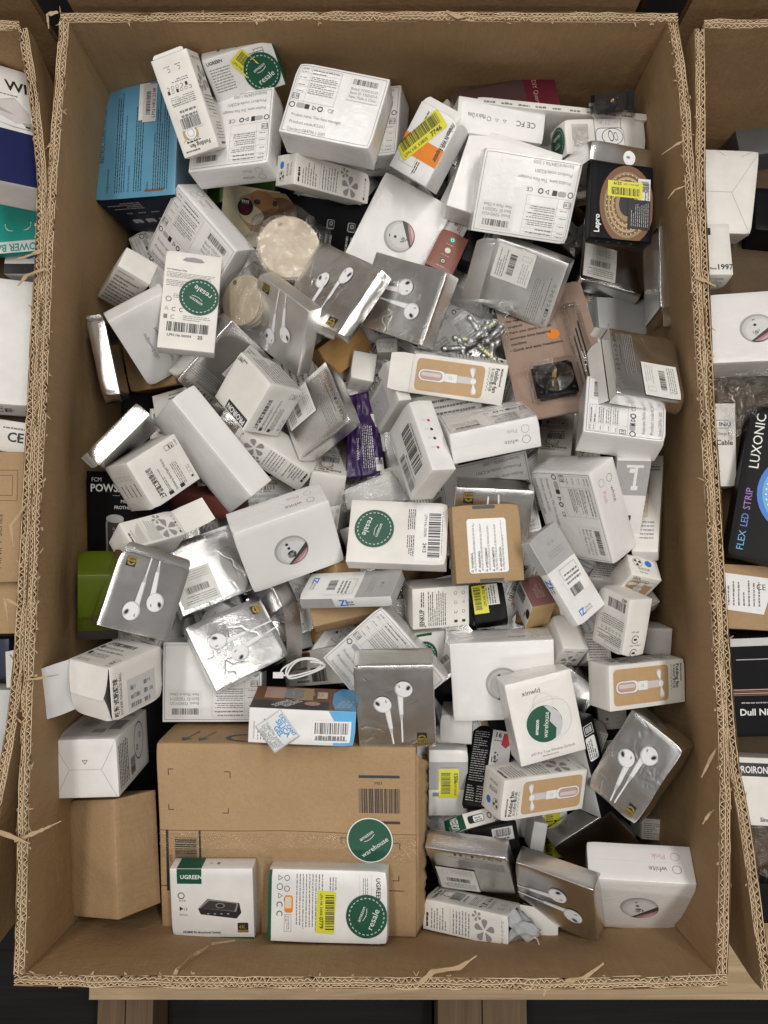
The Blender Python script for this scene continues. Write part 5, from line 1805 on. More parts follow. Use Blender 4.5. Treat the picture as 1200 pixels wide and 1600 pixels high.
# bins behind
kb = empty('cardboard_bin', 'tall corrugated bin standing right behind the bin of loose boxes', 'cardboard bin', 'open cardboard bins')
wall(kb, [(-.40, .640), (0, .642), (.36, .640)], -1, .0, ZF, RIM + .10, 81, False, 0)
wall(kb, [(.36, .640), (.365, .80), (.365, 1.2)], -1, .0, ZF, RIM + .06, 82, False, 0)
kb2 = empty('cardboard_bin', 'corrugated bin wall behind the bin with the light strip carton', 'cardboard bin', 'open cardboard bins')
wall(kb2, [(.44, .66), (.80, .66), (1.3, .66)], -1, .0, ZF, RIM + .08, 83, False, 0)
kb3 = empty('cardboard_bin', 'corrugated bin wall behind the bin with the teal carton', 'cardboard bin', 'open cardboard bins')
wall(kb3, [(-1.3, .65), (-.80, .65), (-.455, .65)], -1, .0, ZF, RIM + .02, 84, False, 0)

bk = card((.012, .012, .013), .6)  # unseen black cartons added over the bin floor so gaps in the pile look dark
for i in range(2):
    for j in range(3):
        r = empty('gap_darkening_carton', 'flat black carton added on the bin floor to darken the gaps above it', 'carton', 'black cartons added to darken the gaps', (-.205 + .41 * i, -.40 + .40 * j, ZF + .007))
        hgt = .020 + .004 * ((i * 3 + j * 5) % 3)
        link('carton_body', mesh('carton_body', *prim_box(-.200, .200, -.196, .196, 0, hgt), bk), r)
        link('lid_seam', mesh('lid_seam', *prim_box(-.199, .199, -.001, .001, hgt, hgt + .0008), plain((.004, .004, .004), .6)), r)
# ------------------------------------------------------------------ the boxes
GFM, GFE, GFF = 'white face massager boxes', 'silver foil earphone boxes', 'white folding fan boxes'
WR, CW, CC = wrapped(), card(WHITE, .38, .15), card(WARM, .45)
FO, FO2, FOD = foil(.19, .0), foil(.22, .45), foil(.17, .2, (.84, .84, .84))
BLK = card((.0065, .0065, .0075), .42, .0)
KB, KB2 = kraft(), kraft((.37, .235, .115), 'kraftb')
LIN = card(WARM, .6)
def FMB(p, label, faces, **k): Box(p, 'massager_box', label, 'box', GFM, WR, faces, .0006, **k)
def FEB(p, label, faces, mat=None, **k): Box(p, 'earphone_box', label, 'box', GFE, mat or FO, faces, k.pop('warp', .0012), **k)
def FFB(p, label, faces, **k): Box(p, 'fan_box', label, 'box', GFF, CC, faces, .0008, **k)
def BX(p, name, label, mat, faces=None, cat='box', **k): Box(p, name, label, cat, None, mat, faces, **k)
LB, PIC, ST = (d_fm_label, 0), (d_fm_pic, 0), (d_fm_strip, 0)
EAR, FBK = (d_ear, 0), (d_foil_back, 0)
FR, SD, BK, EN = (d_fan_front, 0), (d_fan_side, 270), (d_fan_back, 0), (d_fan_end, 0)
# deep and low first ----------------------------------------------------
rnb = random.Random(77)
KINDS = (('white box', CW, d_fan_back), ('cream box', CC, d_text_block), ('silver foil box', FO, d_foil_back), ('black box', BLK, d_black_s), ('brown box', KB2, d_two_icons),
         ('grey box', card((.40, .40, .40), .45), d_text_block), ('film wrapped white box', WR, d_fm_label), ('white printed box', CC, d_fan_side))
for k, P_ in enumerate(BURIED):
    POSE['buried%d' % k] = P_
    nm, mt, dz = KINDS[rnb.choice([0, 0, 1, 2, 2, 3, 4, 5, 6, 6, 7])]
    Box('buried%d' % k, nm.replace(' ', '_'), nm + ' buried low in the pile and mostly covered by other boxes', 'box', 'boxes buried low in the pile', mt, {'F': (dz, 0)}, .0008, cell=.02)
BX('lion', 'gadget_box', 'black gadget box printed with a wild animal baring its teeth', BLK, {'F': (d_lion, 0)})
BX('lime_s', 'lime_box', 'thin lime green box edge showing under the folding fan box', card((.06, .14, .01), .4))
BX('brown_l', 'brown_box', 'plain brown box under the white downlights box', KB2)
BX('quartz2', 'clock_kit_card', 'maroon clock kit card standing by the far bin wall', card((.30, .10, .12), .4), {'F': (d_quartz2, 0)}, 'blister card')
BX('brown_c', 'wooden_box', 'orange brown corrugated box under the crumpled foil earphone boxes', kraft((.45, .26, .10), 'kraftor', (.1, 1, 1)))
BX('fan_f', 'fan_box', 'white folding fan box half under the foil box beside the purple pouch', CC, {'F': BK})
BX('fan_g', 'fan_box', 'white folding fan box under the pink clock kit card', CC, {'F': BK, 'R': SD})
BX('kraft_v', 'brown_box', 'brown box under the white box with green round sticker and long bar code', KB2)
BX('darkred', 'brown_box', 'dark red and brown box under the open folding fan box', card((.16, .05, .04), .4))
BX('wtext', 'text_box', 'small white box with black text deep by the bin wall', CC, {'F': (d_text_block, 0)})
BX('yel_s', 'label_box', 'small white box with a yellow 1784 label standing in the gap', CC, {'F': (d_yel, 0)})
BX('black_s', 'black_box', 'small glossy black box with a grey bar code sticker', BLK, {'F': (d_black_s, 0)})
BX('greentab', 'table_box', 'tall white box with a pale green printed table by the bin wall', CC, {'F': (d_green_tab, 180)})
BX('wtag', 'text_box', 'small white box with fine print behind the flattened foil earphone box', CC, {'F': (d_text_block, 0)})
BX('wplain_c', 'plain_box', 'plain white box corner under the shrink wrapped massager box', card((.66, .655, .64), .4))
BX('wplain_b', 'plain_box', 'plain pale grey box by the bin wall behind the folding fan box', card((.62, .615, .60), .4))
BX('grey_m', 'plain_box', 'plain grey box lying below the foil box with torn white flap', card((.42, .42, .42), .4))
BX('frother', 'frother_box', 'black milk frother box standing against the bin wall', BLK, {'F': (d_frother, 0)})
BX('lime', 'lime_box', 'lime green accessory box standing against the bin wall', card(INK['lime'], .4), {'F': (d_lime, 0)})
BX('ugtop', 'green_white_box', 'white box with dark green edge leaning behind the upright folding fan box', CW, {'F': (d_ugtop, 0), 'T': (d_ugside, 0)}, facemats={'R': card(INK['gr'], .35, .2)})
BX('sheet', 'thin_box', 'thin white printed box seen on its long edge by the far wall', CC, {'F': (d_sheet, 0)})
BX('ceside', 'plain_box', 'white box marked CE and FC upside down behind the repeater box', CW, {'F': (d_ce, 0)})
BX('plugbox', 'plug_box', 'white box with an outline drawing of a plug and round green sticker', CC, {'F': (d_plug, 0), 'L': (d_plug_end, 90)})
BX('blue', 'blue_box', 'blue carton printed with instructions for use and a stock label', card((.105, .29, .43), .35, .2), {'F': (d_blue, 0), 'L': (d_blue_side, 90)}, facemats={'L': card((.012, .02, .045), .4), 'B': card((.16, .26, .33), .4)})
BX('wtilt', 'text_box', 'small white box with fine print leaning by the dark gap beside the blue carton', CC, {'F': (d_text_block, 0)})
BX('greypipe', 'grey_box', 'grey and white box with a picture of white pipe pieces', CW, {'F': (d_pipe, 0)})
BX('zi_c', 'grey_band_box', 'white box with grey band and yellow 9053 label beside the brown carton', CW, {'F': (d_zi_yel, 0)})
BX('grey_s', 'grey_box', 'narrow grey and white box standing beside the yellow label', card((.50, .50, .49), .4))
BX('cn_a', 'fan_box', 'white box with rows of small text between the massager box and fan boxes', CC, {'F': (d_text_block, 0)})
BX('cn_b', 'fan_box', 'white box with small product text beside the box marked 473', CC, {'F': (d_text_block, 0)})
BX('wsmall', 'icon_box', 'small white box with two round icons beside the purple pouch', CC, {'B': (d_two_icons, 0)})
BX('cebox', 'ce_box', 'slim white box marked CE with grey panel leaning beside the purple pouch', CC, {'F': (d_ball_lab, 0)})
BX('tips', 'tips_box', 'brick brown box with three round icons', card((.24, .09, .065), .4), {'F': (d_tips, 0)}, facemats={'R': card((.6, .58, .55), .5)})
BX('wcable', 'cable_box', 'white box with bar code lying under a coil of white cable', CC, {'F': (d_wcable, 0)})
BX('kraft_u', 'brown_box', 'brown box with white sticker under the white and grey power bank box', KB, {'F': ((lambda c: white_sticker(c, .15, .6, .3, .35, 2, None, col='w')), 0)})
BX('green_r', 'green_white_box', 'white box with part of a round green sticker behind the foil earphone box', CC, {'F': (d_green_r, 0)})
BX('black_r', 'black_box', 'narrow black box with white recycling marks', BLK, {'F': (d_black_r, 0)}, facemats={'L': card((.5, .5, .49), .5)})
BX('black_16', 'black_box', 'black box with dense white text and a white and red label', BLK, {'F': (d_black_16, 0)})
BX('ug_s', 'green_white_box', 'small white box with a dark green end under the folding fan box', CC, {'F': (d_ug_small, 0), 'L': (d_ug_end, 90)}, facemats={'L': card(INK['gr'], .35, .2)})
BX('black_y', 'black_box', 'black box with a yellow label and silver sticker beside the brown slotted box', BLK, {'F': (d_black_y, 0)})
BX('rose', 'rose_box', 'dusty rose box with white and brown sides and a bar code', card((.23, .10, .10), .4), {'F': (d_rose, 0), 'L': (d_rose_side, 180)}, facemats={'B': kraft((.46, .31, .15), 'kraftg'), 'L': CC})
BX('jen', 'compliance_box', 'opened white box with logo, small print and compliance marks', CC, {'F': (d_jen, 0)})
BX('wplain_a', 'fan_box', 'white box with a grey propeller print under the white and grey box', CC, {'B': (d_fan_prop, 0)})
BX('camp', 'lamp_box', 'white lamp box marked 473 with a light icon on its side', CC, {'F': (d_camp, 0), 'L': (d_camp_side, 180)})
BX('led', 'downlight_box', 'white LED downlights box under the hang tab box', CW, {'F': (d_led, 0)})
# face massager boxes ------------------------------------------------------
FMB('fm_a', 'film wrapped massager box label side up under the upright folding fan box', {'F': LB, 'T': ST})
FMB('fm_c', 'film wrapped massager box mostly hidden, wedged beside the repeater box', {'F': LB, 'T': ST})
FMB('fm_d', 'film wrapped massager box tilted label up between the blue carton and wooden discs', {'F': LB, 'T': ST})
FMB('fm_e', 'massager box with round picture beside the brick brown icon box', {'F': PIC})
FMB('fm_g', 'plain white side of a massager box below the repeater box', {})
FMB('fm_i', 'massager box lying label up beneath the foil box behind the slotted brown box', {'F': (d_fm_label, 0)})
FMB('fm_o', 'massager box label up against the brown shipping carton', {'F': LB})
FMB('fm_p', 'massager box turned diagonally behind the upright foil earphone box', {'F': LB})
FMB('fm_k', 'massager box label up under the opened foil box by the bin wall', {'F': LB})
FMB('fm_m', 'massager box with round picture under the wrapped earbuds box', {'F': PIC, 'T': (d_fm_strip, 180)})
FMB('fm_j', 'massager box showing its Pink and white side under the pink clock kit card', {'F': ST, 'B': LB})
FMB('fm_n', 'massager box with Pink and white side in the corner of the bin', {'F': ST, 'T': (d_fm_pic, 180)})
FMB('fm_h', 'massager box with round picture beside the long plain white box', {'F': PIC, 'T': (d_fm_strip, 180)})
FMB('fm_b', 'film wrapped massager box with readable label by the far wall', {'F': LB})
FMB('fm_f', 'large film wrapped massager box with its label upside down beside the black light strip box', {'F': LB, 'T': ST})
FMB('fm_l', 'massager box on edge showing label and white and Pink circles', {'F': LB, 'T': ST})
# foil earphone boxes --------------------------------------------------------
FEB('foil_r1', 'foil box end with a small round picture under the black light strip box', {'F': (d_foil_end, 0)})
FEB('foil_l1', 'foil box standing on edge with an open flap against the bin wall', {}, flaps=(('F', 'v1', .018, 55, 30, .001, None, foil(.3, .3)), ('F', 'v0', .016, -40, -20, .001)))
FEB('foil_l2', 'foil box on edge above the milk frother box', {}, flaps=(('F', 'v0', .010, 20, 20, .001, None, foil(.3, .3)),))
FEB('foil_j', 'dark foil box tipped on its corner behind the massager box in the corner', {}, FOD)
FEB('foil_f', 'foil box end with a long crumpled flap beside the white and grey power bank box', {}, flaps=(('F', 'v0', .105, -25, -30, .001, foil(.26, .8), foil(.3, .8), 0, 1, .95),))
FEB('foil_r2', 'foil box with white label under the black light strip box', {'F': FBK}, FOD)
FEB('foil_r3', 'foil box on edge with bent flap against the bin wall', {}, flaps=(('F', 'v0', .03, 35, -60, .001), ('F', 'v1', .012, 30, 40, .001)), crumple=.0008)
FEB('foil_h', 'foil box with bright edge under the small white exercise box', {'F': FBK})
FEB('ear_f', 'foil earphone box half under the brown slotted box', {'F': EAR})
FEB('foil_d', 'dark foil box with a white label below the opened folding fan box', {'F': FBK}, FOD)
FEB('ear_a', 'foil earphone box with bright sparkle above the exercise ball box', {'F': EAR}, FO, crumple=.0003, flaps=(('F', 'v0', .014, 10, 30, .002),))
FEB('ear_b', 'dented dark foil earphone box lying over the massager label', {'F': EAR}, FOD, crumple=.0004)
FEB('foil_g', 'foil box back with compliance line beside the purple pouch', {'F': FBK})
FEB('ear_c', 'smooth foil earphone box standing beside the round wooden discs', {'F': EAR}, foil(.40, 0, (.95, .945, .935)))
FEB('ear_d', 'badly crumpled bright foil earphone box with burst end', {'F': EAR}, FO2, crumple=.0026, warp=.003, flaps=(('F', 'u1', .016, -35, -50, .002, foil(.3, .9), foil(.3, .9)), ('F', 'v0', .014, -20, -60, .004, foil(.3, .9), foil(.3, .9))))
FEB('ear_e', 'creased foil earphone box beside the bag of small bulbs', {'F': EAR}, FO2, crumple=.0006)
FEB('foil_c1', 'glittering foil box with white label and opened white flap', {'F': FBK}, foil(.34, .3), crumple=.0004, open_='T', flaps=(('F', 'v1', .028, 30, 20, .002), ('K', 'v1', .026, 25, 30, .004)))
FEB('foil_c2', 'opened foil box with white tissue lining against the bin wall', {'F': FBK}, FOD, open_='B', crumple=.0003, flaps=(('K', 'v0', .022, 50, 25, .004), ('L', 'v0', .016, -10, 30, .002), ('F', 'v0', .018, 55, 20, .003)))
FEB('ear_g', 'torn dark foil earphone box leaning on the bin wall', {'F': EAR}, FOD, crumple=.0013, warp=.002)
FEB('foil_i', 'foil box with white label resting on the opened folding fan box', {'F': FBK})
FEB('ear_h', 'smooth foil earphone box standing beside the massager box in the corner', {'F': EAR})
FEB('ear_i', 'dented foil earphone box upright above the brown shipping carton', {'F': EAR}, FO2, crumple=.0007, flaps=(('T', 'v1', .012, -30, -20, .004),))
# folding fan boxes ----------------------------------------------------------
FFB('fan_e', 'folding fan box with text side up beside the small white exercise box', {'F': (d_fan_side, 180)})
FFB('fan_h', 'folding fan box end with a blue dot near the bin wall', {'F': EN, 'B': FR})
FFB('fan_j', 'folding fan box end with two small icons under the tan picture box', {'F': (d_two_icons, 0), 'T': (d_fan_back, 180)})
FFB('fan_b', 'folding fan box lying text side up with blue dot end by the far massager box', {'F': (d_fan_side, 0), 'L': (d_fan_end, 90)})
FFB('fan_l', 'opened folding fan box with a pouch of grey cloth spilling out', {'F': (d_fan_side, 0), 'T': (d_fan_back, 90)}, open_='R', flaps=(('K', 'u0', .050, 6, 14, .002), ('B', 'u1', .020, 35, 12, .002)))
FFB('fan_d', 'opened folding fan box with plain white flap beside the milk frother box', {'F': (d_fan_side, 0)}, open_='R', flaps=(('F', 'u1', .046, 12, 20, .001, None, CC, 0, 1, .9),))
FFB('fan_c', 'opened folding fan box with tan picture and white flap above the row of coloured dots', {'F': FR, 'L': SD}, open_='B', flaps=(('F', 'v0', .030, 4, -6, .001, None, CC, 0, 1, .8),))
FFB('fan_i', 'folding fan box with tan picture near the bin wall', {'F': FR, 'L': SD})
FFB('fan_k', 'folding fan box with tan picture and blue dot end above the small green box', {'F': FR, 'R': SD, 'T': (d_fan_end, 90)})
FFB('fan_a', 'folding fan box standing bar code side up on the blue carton', {'F': BK, 'L': SD}, flaps=(('F', 'v0', .005, -20, 0, .004),))
# other boxes on top -----------------------------------------------------------
BX('bigwhite', 'long_box', 'long plain white box wrapped in clear film', WR)
BX('zi_b', 'power_bank_box', 'white and grey box with blue logo lying across the brown box', CW, {'F': (d_zi, 0), 'L': (d_zi_side, 270)}, facemats={'B': card((.40, .40, .40), .4)})
BX('zi_a', 'power_bank_box', 'white and grey box with blue logo leaning on the massager box edge', CW, {'F': (d_zi, 0), 'R': (d_zi_side, 90)}, facemats={'B': card((.40, .40, .40), .4)})
BX('dots', 'dots_box', 'white box with long bar code and coloured dots on its side', CW, {'F': (d_dots, 0), 'T': (d_dots_side, 0)}, facemats={'R': CC})
BX('pro_a', 'exercise_box', 'small white exercise box with black band and since 1997', CC, {'F': (d_pro, 0), 'L': (d_ball, 270), 'B': (d_text_block, 0)})
BX('ball_a', 'exercise_box', 'white exercise box with Chinese company text and size checkboxes', CC, {'F': (d_ball, 0), 'T': (d_ball_end, 0)})
BX('hang', 'hang_tab_box', 'white hang tab box with round green resale sticker and bar code', CC, {'F': (d_hang, 0)})
BX('wifi', 'repeater_box', 'white and orange wifi repeater box with yellow 7746 label', CW, {'F': (d_wifi, 0)}, open_='L', facemats={'T': CW}, flaps=(('F', 'u0', .012, -30, 0, .002),))
BX('lepro', 'light_strip_box', 'black light strip box with lit coil picture and yellow 5279 label', BLK, {'F': (d_lepro, 0), 'L': (d_lepro_edge, 90)})
BX('quartz', 'clock_kit_card', 'pink clock kit card with black movement under a clear blister', card((.34, .24, .19), .4), {'F': (d_quartz, 0)}, 'blister card', round_=.0004)
BX('resale', 'resale_box', 'white box with round green resale sticker and long 2413 bar code label', CC, {'F': (d_resale, 0)})
BX('kraftslot', 'slotted_box', 'brown slotted box with a white warning label', KB, {'F': (d_kslot, 0)})
BX('xin', 'earbuds_box', 'film wrapped white earbuds box with scuffed round green sticker', wrapped((.78, .76, .72)), {'F': (d_xin, 0)})
BX('alarm', 'alarm_clock_box', 'white and blue alarm clock box with brown bedroom picture', CW, {'F': (d_alarm, 0), 'T': (d_alarm_top, 0)})
BX('kraft_l', 'brown_box', 'plain brown box standing in the corner of the bin', KB, None, 'carton')
BX('carton', 'shipping_carton', 'large brown shipping carton with bar codes, tape and round green sticker', KB, {'F': (d_carton, 0), 'T': (d_carton_side, 0)}, 'carton', warp=.002, round_=.002)
BX('ball_b', 'exercise_box', 'white box with folded envelope bottom and triangle mark', CW, {'F': (d_ball_bottom, 0), 'R': (d_ball_side, 0), 'T': (d_ball_art, 0)})
BX('ball_c', 'exercise_box', 'opened white exercise ball box with flaps against the bin wall', CC, {'T': (d_ball, 0), 'R': (d_ball_lab, 0)}, open_='F',
   flaps=(('L', 'u1', .040, 12, 0, .001, None, card((.66, .66, .66), .5), 0, 1, .9), ('T', 'v0', .040, -80, 0, .002, None, CC, 0, 1, .7), ('B', 'v1', .034, -80, 0, .002, None, CC, 0, 1, .7)))
BX('ug_a', 'switch_box', 'white and green switch box with a picture of a black device', CW, {'F': (d_ug_a, 0), 'T': (d_ug_a_top, 0)}, facemats={'B': card(INK['gr'], .35, .2)})
BX('ug_b', 'switch_box', 'white and green box with yellow 0779 label and round resale sticker', CW, {'F': (d_ug_b, 0)}, facemats={'B': card(INK['gr'], .35, .2)})
# neighbours' contents -----------------------------------------------------------
BX('n_hd', 'drive_box', 'white and black hard drive box in the neighbouring bin', CW, {'F': (d_hd, 0)})
BX('n_ce', 'paper_box', 'white box with CE mark beside the torn rim', CC, {'F': (d_cebot, 0)})
BX('n_navy', 'navy_box', 'dark navy box low in the neighbouring bin', card((.012, .018, .05), .4))
BX('n_wire', 'dock_box', 'white and navy box printed WIRE with a grey device', CW, {'F': (d_wire, 0)})
BX('n_carton2', 'brown_carton', 'plain brown carton below the carton marked MINIPT', KB, None, 'carton')
BX('n_carton', 'brown_carton', 'brown carton marked MINIPT Series', KB, {'F': (d_minipt, 0)}, 'carton')
BX('n_white', 'white_box', 'large plain white box under the teal power bank carton', CW, {'B': (d_cebot, 0)})
BX('n_power', 'power_bank_carton', 'teal and white power bank carton turned upside down', CW, {'F': (d_power, 0)}, 'carton', facemats={'T': card((.0, .30, .25), .4)})
BX('n_wsm', 'white_box', 'small cream box standing beside the torn rim', CC)
BX('n_wbig', 'white_box', 'large pale grey box below the brown cartons', card((.60, .60, .60), .4))
BX('m_gry', 'grey_case', 'dark grey case in the shade of the neighbouring bin', card((.10, .10, .105), .5))
BX('m_env', 'white_box', 'white box with folded envelope bottom beside the black box', CC, {'F': (d_env, 0)})
BX('m_blk', 'black_box', 'black box beside the envelope bottom box', BLK)
BX('m_pro', 'exercise_box', 'white exercise box reading since 1997 in the neighbouring bin', CC, {'F': (d_pro_n, 0), 'B': (d_text_block, 0)})
BX('m_fm', 'massager_box', 'massager box with round picture in the neighbouring bin', WR, {'F': (d_fm_pic, 0)})
BX('m_iniu', 'cable_box', 'white cable box beside the black light strip carton', CC, {'F': (d_iniu, 0)})
BX('m_lux', 'light_strip_carton', 'black light strip carton with glowing blue coil picture', BLK, {'F': (d_lux, 0)}, 'carton')
BX('m_cart', 'brown_carton', 'brown carton with white label under the black light strip carton', KB, {'F': (d_cart_label, 0)}, 'carton')
BX('m_dull', 'black_box', 'black box reading Dull Nights with copper stripes', BLK, {'F': (d_dull, 0)})
BX('m_pro2', 'exercise_box', 'white exercise box with black band in the neighbouring bin', CC, {'F': (d_pro_n2, 0)})
BX('m_blk2', 'black_box', 'dark box at the bottom of the neighbouring bin', BLK)
# ------------------------------------------------------------------ loose things that are not cartons
def ray_at(px, py, z):
    """world point at height z seen at photo position (px, py)"""
    t = math.radians(6.05)
    d = Vector(((px - 600) / 1200, 0, 0)) + Vector((0, math.cos(t), math.sin(t))) * ((800 - py) / 1200) + Vector((0, math.sin(t), -math.cos(t)))
    c = Vector((0.02, -0.155, RIM + 0.918))
    return c + d * ((z - c.z) / d.z)
def grid_sheet(name, corners, n, m, f, mat, root, thick=.0004, smooth_=True):
    """curved sheet spanned by 4 corners (tl, tr, br, bl); f(u,v) -> offset vector"""
    a, b, c, d = [Vector(q) for q in corners]
    V, F = [], []
    for j in range(m + 1):
        for i in range(n + 1):
            u, v = i / n, j / m
            p = (a * (1 - u) + b * u) * (1 - v) + (d * (1 - u) + c * u) * v
            V.append(p + f(u, v))
    for j in range(m):
        for i in range(n):
            F.append((j * (n + 1) + i, (j + 1) * (n + 1) + i, (j + 1) * (n + 1) + i + 1, j * (n + 1) + i + 1))
    o = link(name, mesh(name, V, F, mat, smooth=smooth_), root)
    if thick:
        s = o.modifiers.new("thick", 'SOLIDIFY')
        s.thickness = thick
    return o
# round wooden discs in crinkled film
wd_m = card((.60, .485, .335), .5, amt=.08)
for (px, py, r, z, n, tx, ty, lab) in ((447, 383, .0445, RIM - .150, 5, .20, .12, 'stack of round wooden discs in clear film behind the foil earphone box'),
                                       (391, 463, .0365, RIM - .160, 6, -.10, -.55, 'smaller stack of wooden discs in film beside the hang tab box')):
    c = ray_at(px, py, z)
    r0 = empty('disc_stack', lab, 'wooden discs', 'wooden disc stacks in film', c - Vector((0, 0, .0048 * n)), (tx, ty, .4))
    for k in range(n):
        V, F = lathe([(r * .97, .0002 + .0046 * k), (r, .0012 + .0046 * k), (r, .0036 + .0046 * k), (r * .97, .0044 + .0046 * k)], 40)
        off = Vector((.0009 * math.sin(k * 2.1), .0009 * math.cos(k * 3.3), 0))
        link('wooden_disc', mesh('wooden_disc', [Vector(v) + off for v in V], F, wd_m), r0)
    top = .0046 * n
    V, F = lathe([(.0033, top), (.0033, top + .0006), (.0022, top + .0006)], 16)
    V = [(v[0], v[1] + r * .80, v[2]) for v in V]
    link('eyelet', mesh('eyelet', V, F, plain((.18, .11, .05), .35, .6, 'eyelet')), r0)
    V, F = [], []
    N, M = 48, 16
    for j in range(M + 1):
        t = j / M
        if t < .5: rr, zz = (r + .006) * math.sin(math.pi * t), top + .003 + .0015 * math.cos(math.pi * 2 * t)
        else: rr, zz = (r + .006) + .016 * (t - .5) * 2, top * (1 - (t - .5) * 1.7)
        for i in range(N):
            a = 2 * math.pi * i / N
            w = 1 + .05 * math.sin(a * 7 + px) * t + .03 * math.sin(a * 13) * t
            q = Vector((rr * w * math.cos(a), rr * w * math.sin(a), zz))
            q.z += .0022 * noise.noise(q * 70) + .004 * max(0, t - .5) * math.sin(a * 9)
            V.append(q)
    for j in range(M):
        for i in range(N):
            F.append((j * N + i, j * N + (i + 1) % N, (j + 1) * N + (i + 1) % N, (j + 1) * N + i))
    link('film_wrap', mesh('film_wrap', V, F, film(.09, alpha=.10, wr=60), smooth=True), r0)

# black quartz movement and blister of the pink clock kit card: children of that card
for o in list(bpy.data.objects):
    if o.name.startswith('clock_kit_card') and 'pink' in o['label']: CARD = o
W, H, D = POSE['quartz'][6:9]
def cardbox(name, x0, x1, y0, y1, z0, z1, m, bev=.003, seg=3):
    bm = bmesh.new()
    V, F = prim_box(x0, x1, y0, y1, z0, z1)
    vs = [bm.verts.new(v) for v in V]
    for f in F: bm.faces.new([vs[i] for i in f])
    bmesh.ops.bevel(bm, geom=list(bm.edges), offset=bev, segments=seg, affect='EDGES')
    me = bpy.data.meshes.new(name)
    bm.to_mesh(me)
    bm.free()
    me.materials.append(m)
    me.polygons.foreach_set("use_smooth", [True] * len(me.polygons))
    return link(name, me, CARD)
mx, my = -.008, -H * .5 + .052
mov = cardbox('clock_movement', mx - .028, mx + .028, my - .028, my + .028, D + .001, D + .016, card((.007, .007, .008), .4), .004)
V, F = lathe([(.0036, D + .016), (.0036, D + .020), (.0026, D + .0205), (.0026, D + .028), (.0015, D + .0285), (.0010, D + .033)], 20)
link('shaft', mesh('shaft', [(v[0] + mx, v[1] + my, v[2]) for v in V], F, plain((.72, .52, .18), .25, 1, 'brass'), smooth=True), mov)
for sx in (-1, 1):
    for sy in (-1, 1):
        V, F = lathe([(.002, D + .016), (.002, D + .0166)], 12)
        link('screw_post', mesh('screw_post', [(v[0] + mx + sx * .022, v[1] + my + sy * .022, v[2]) for v in V], F, plain((.03, .03, .03), .3, 0, 'post')), mov)
cardbox('blister', mx - .036, mx + .036, my - .036, my + .036, D + .0006, D + .019, film(.03, alpha=.02, wr=14, key='blister', bs=.12, fz=.30), .006, 4)
V, F = lathe([(.026, D + .019), (.020, D + .0225), (.010, D + .034), (.0035, D + .040), (.0005, D + .0405)], 28)
link('blister_dome', mesh('blister_dome', [(v[0] + mx, v[1] + my, v[2]) for v in V], F, film(.03, alpha=.02, wr=14, key='blister', bs=.12, fz=.30), smooth=True), CARD)
cardbox('blister_tray', W * .20, W * .40, -H * .36, H * .30, D + .0006, D + .012, film(.04, alpha=.05, wr=25, key='blister2', bs=.4, fz=.4), .004, 3)
for k in range(3):
    V, F = prim_box(W * (.26 + .04 * k), W * (.26 + .04 * k) + .002, -H * .30, H * (.05 + .06 * k), D + .001, D + .002)
    link('clock_hand', mesh('clock_hand', V, F, plain((.02, .02, .02), .3, 0, 'hand')), CARD)
# second kit's movement, by the far wall
for o in list(bpy.data.objects):
    if o.name.startswith('clock_kit_card') and 'maroon' in o['label']: CARD2 = o
p = ray_at(958, 158, RIM - .10)
kit = empty('clock_movement', 'black clock movement in clear blister tucked in the far corner', 'clock part', None, p, (.5, 0, .1))
def loc(name, V, F, m, root, sm=False): return link(name, mesh(name, V, F, m, smooth=sm), root)
loc('movement_case', *prim_box(-.028, .028, -.014, .010, -.012, .006), card((.007, .007, .008), .4), kit)
V, F = lathe([(.0028, .006), (.0028, .020), (.0014, .026)], 14)
loc('shaft', [(v[0] - .008, v[1], v[2]) for v in V], F, plain((.72, .52, .18), .25, 1, 'brass'), kit, True)
V, F = lathe([(.030, .004), (.022, .010), (.012, .024), (.004, .036), (.0006, .040)], 24)
loc('blister_dome', [(v[0] - .006, v[1], v[2]) for v in V], F, film(.03, alpha=.02, wr=14, key='blister', bs=.12, fz=.30), kit, True)

# bag of small tubular bulbs
c = ray_at(742, 532, RIM - .155)
bag = empty('bulb_bag', 'clear zip bag of small silver tubular bulbs under the glittering foil box', 'bag', None, c, (.15, 0, -.1))
rn = random.Random(5)
met, glass_, led = plain((.42, .42, .42), .36, 1, 'chrome'), plain((.80, .80, .79), .25, 0, 'lens', .6), plain((.68, .66, .18), .4, 0, 'led')
for k in range(13):
    a = rn.uniform(-.9, .9) + (1.3 if k % 3 == 0 else 0)
    x, y, z = rn.uniform(-.030, .030), rn.uniform(-.026, .020), .006 + .0035 * (k % 4)
    L, r = .030, .0052
    M = Matrix.Translation((x, y, z)) @ Matrix.Rotation(a, 4, 'Z') @ Matrix.Rotation(math.pi / 2, 4, 'Y')
    V, F = lathe([(.0015, -L / 2 - .004), (.0042, -L / 2 - .002), (r, -L / 2), (r, -L / 2 + .005), (r * .86, -L / 2 + .0055), (r * .86, L / 2 - .0055), (r, L / 2 - .005), (r, L / 2), (.0042, L / 2 + .002), (.0015, L / 2 + .004)], 14)
    bo = link('tube_bulb', mesh('tube_bulb', [M @ Vector(v) for v in V], F, met, smooth=True), bag)
    V, F = [], []
    for q in range(5):
        V2, F2 = prim_box(-.0048, -.0040, -.0022, .0022, -.010 + .0042 * q, -.0075 + .0042 * q)
        F += [tuple(i + len(V) for i in f) for f in F2]
        V += [M @ Vector(v) for v in V2]
    if k % 3 == 1: link('led_chips', mesh('led_chips', V, F, led), bo)
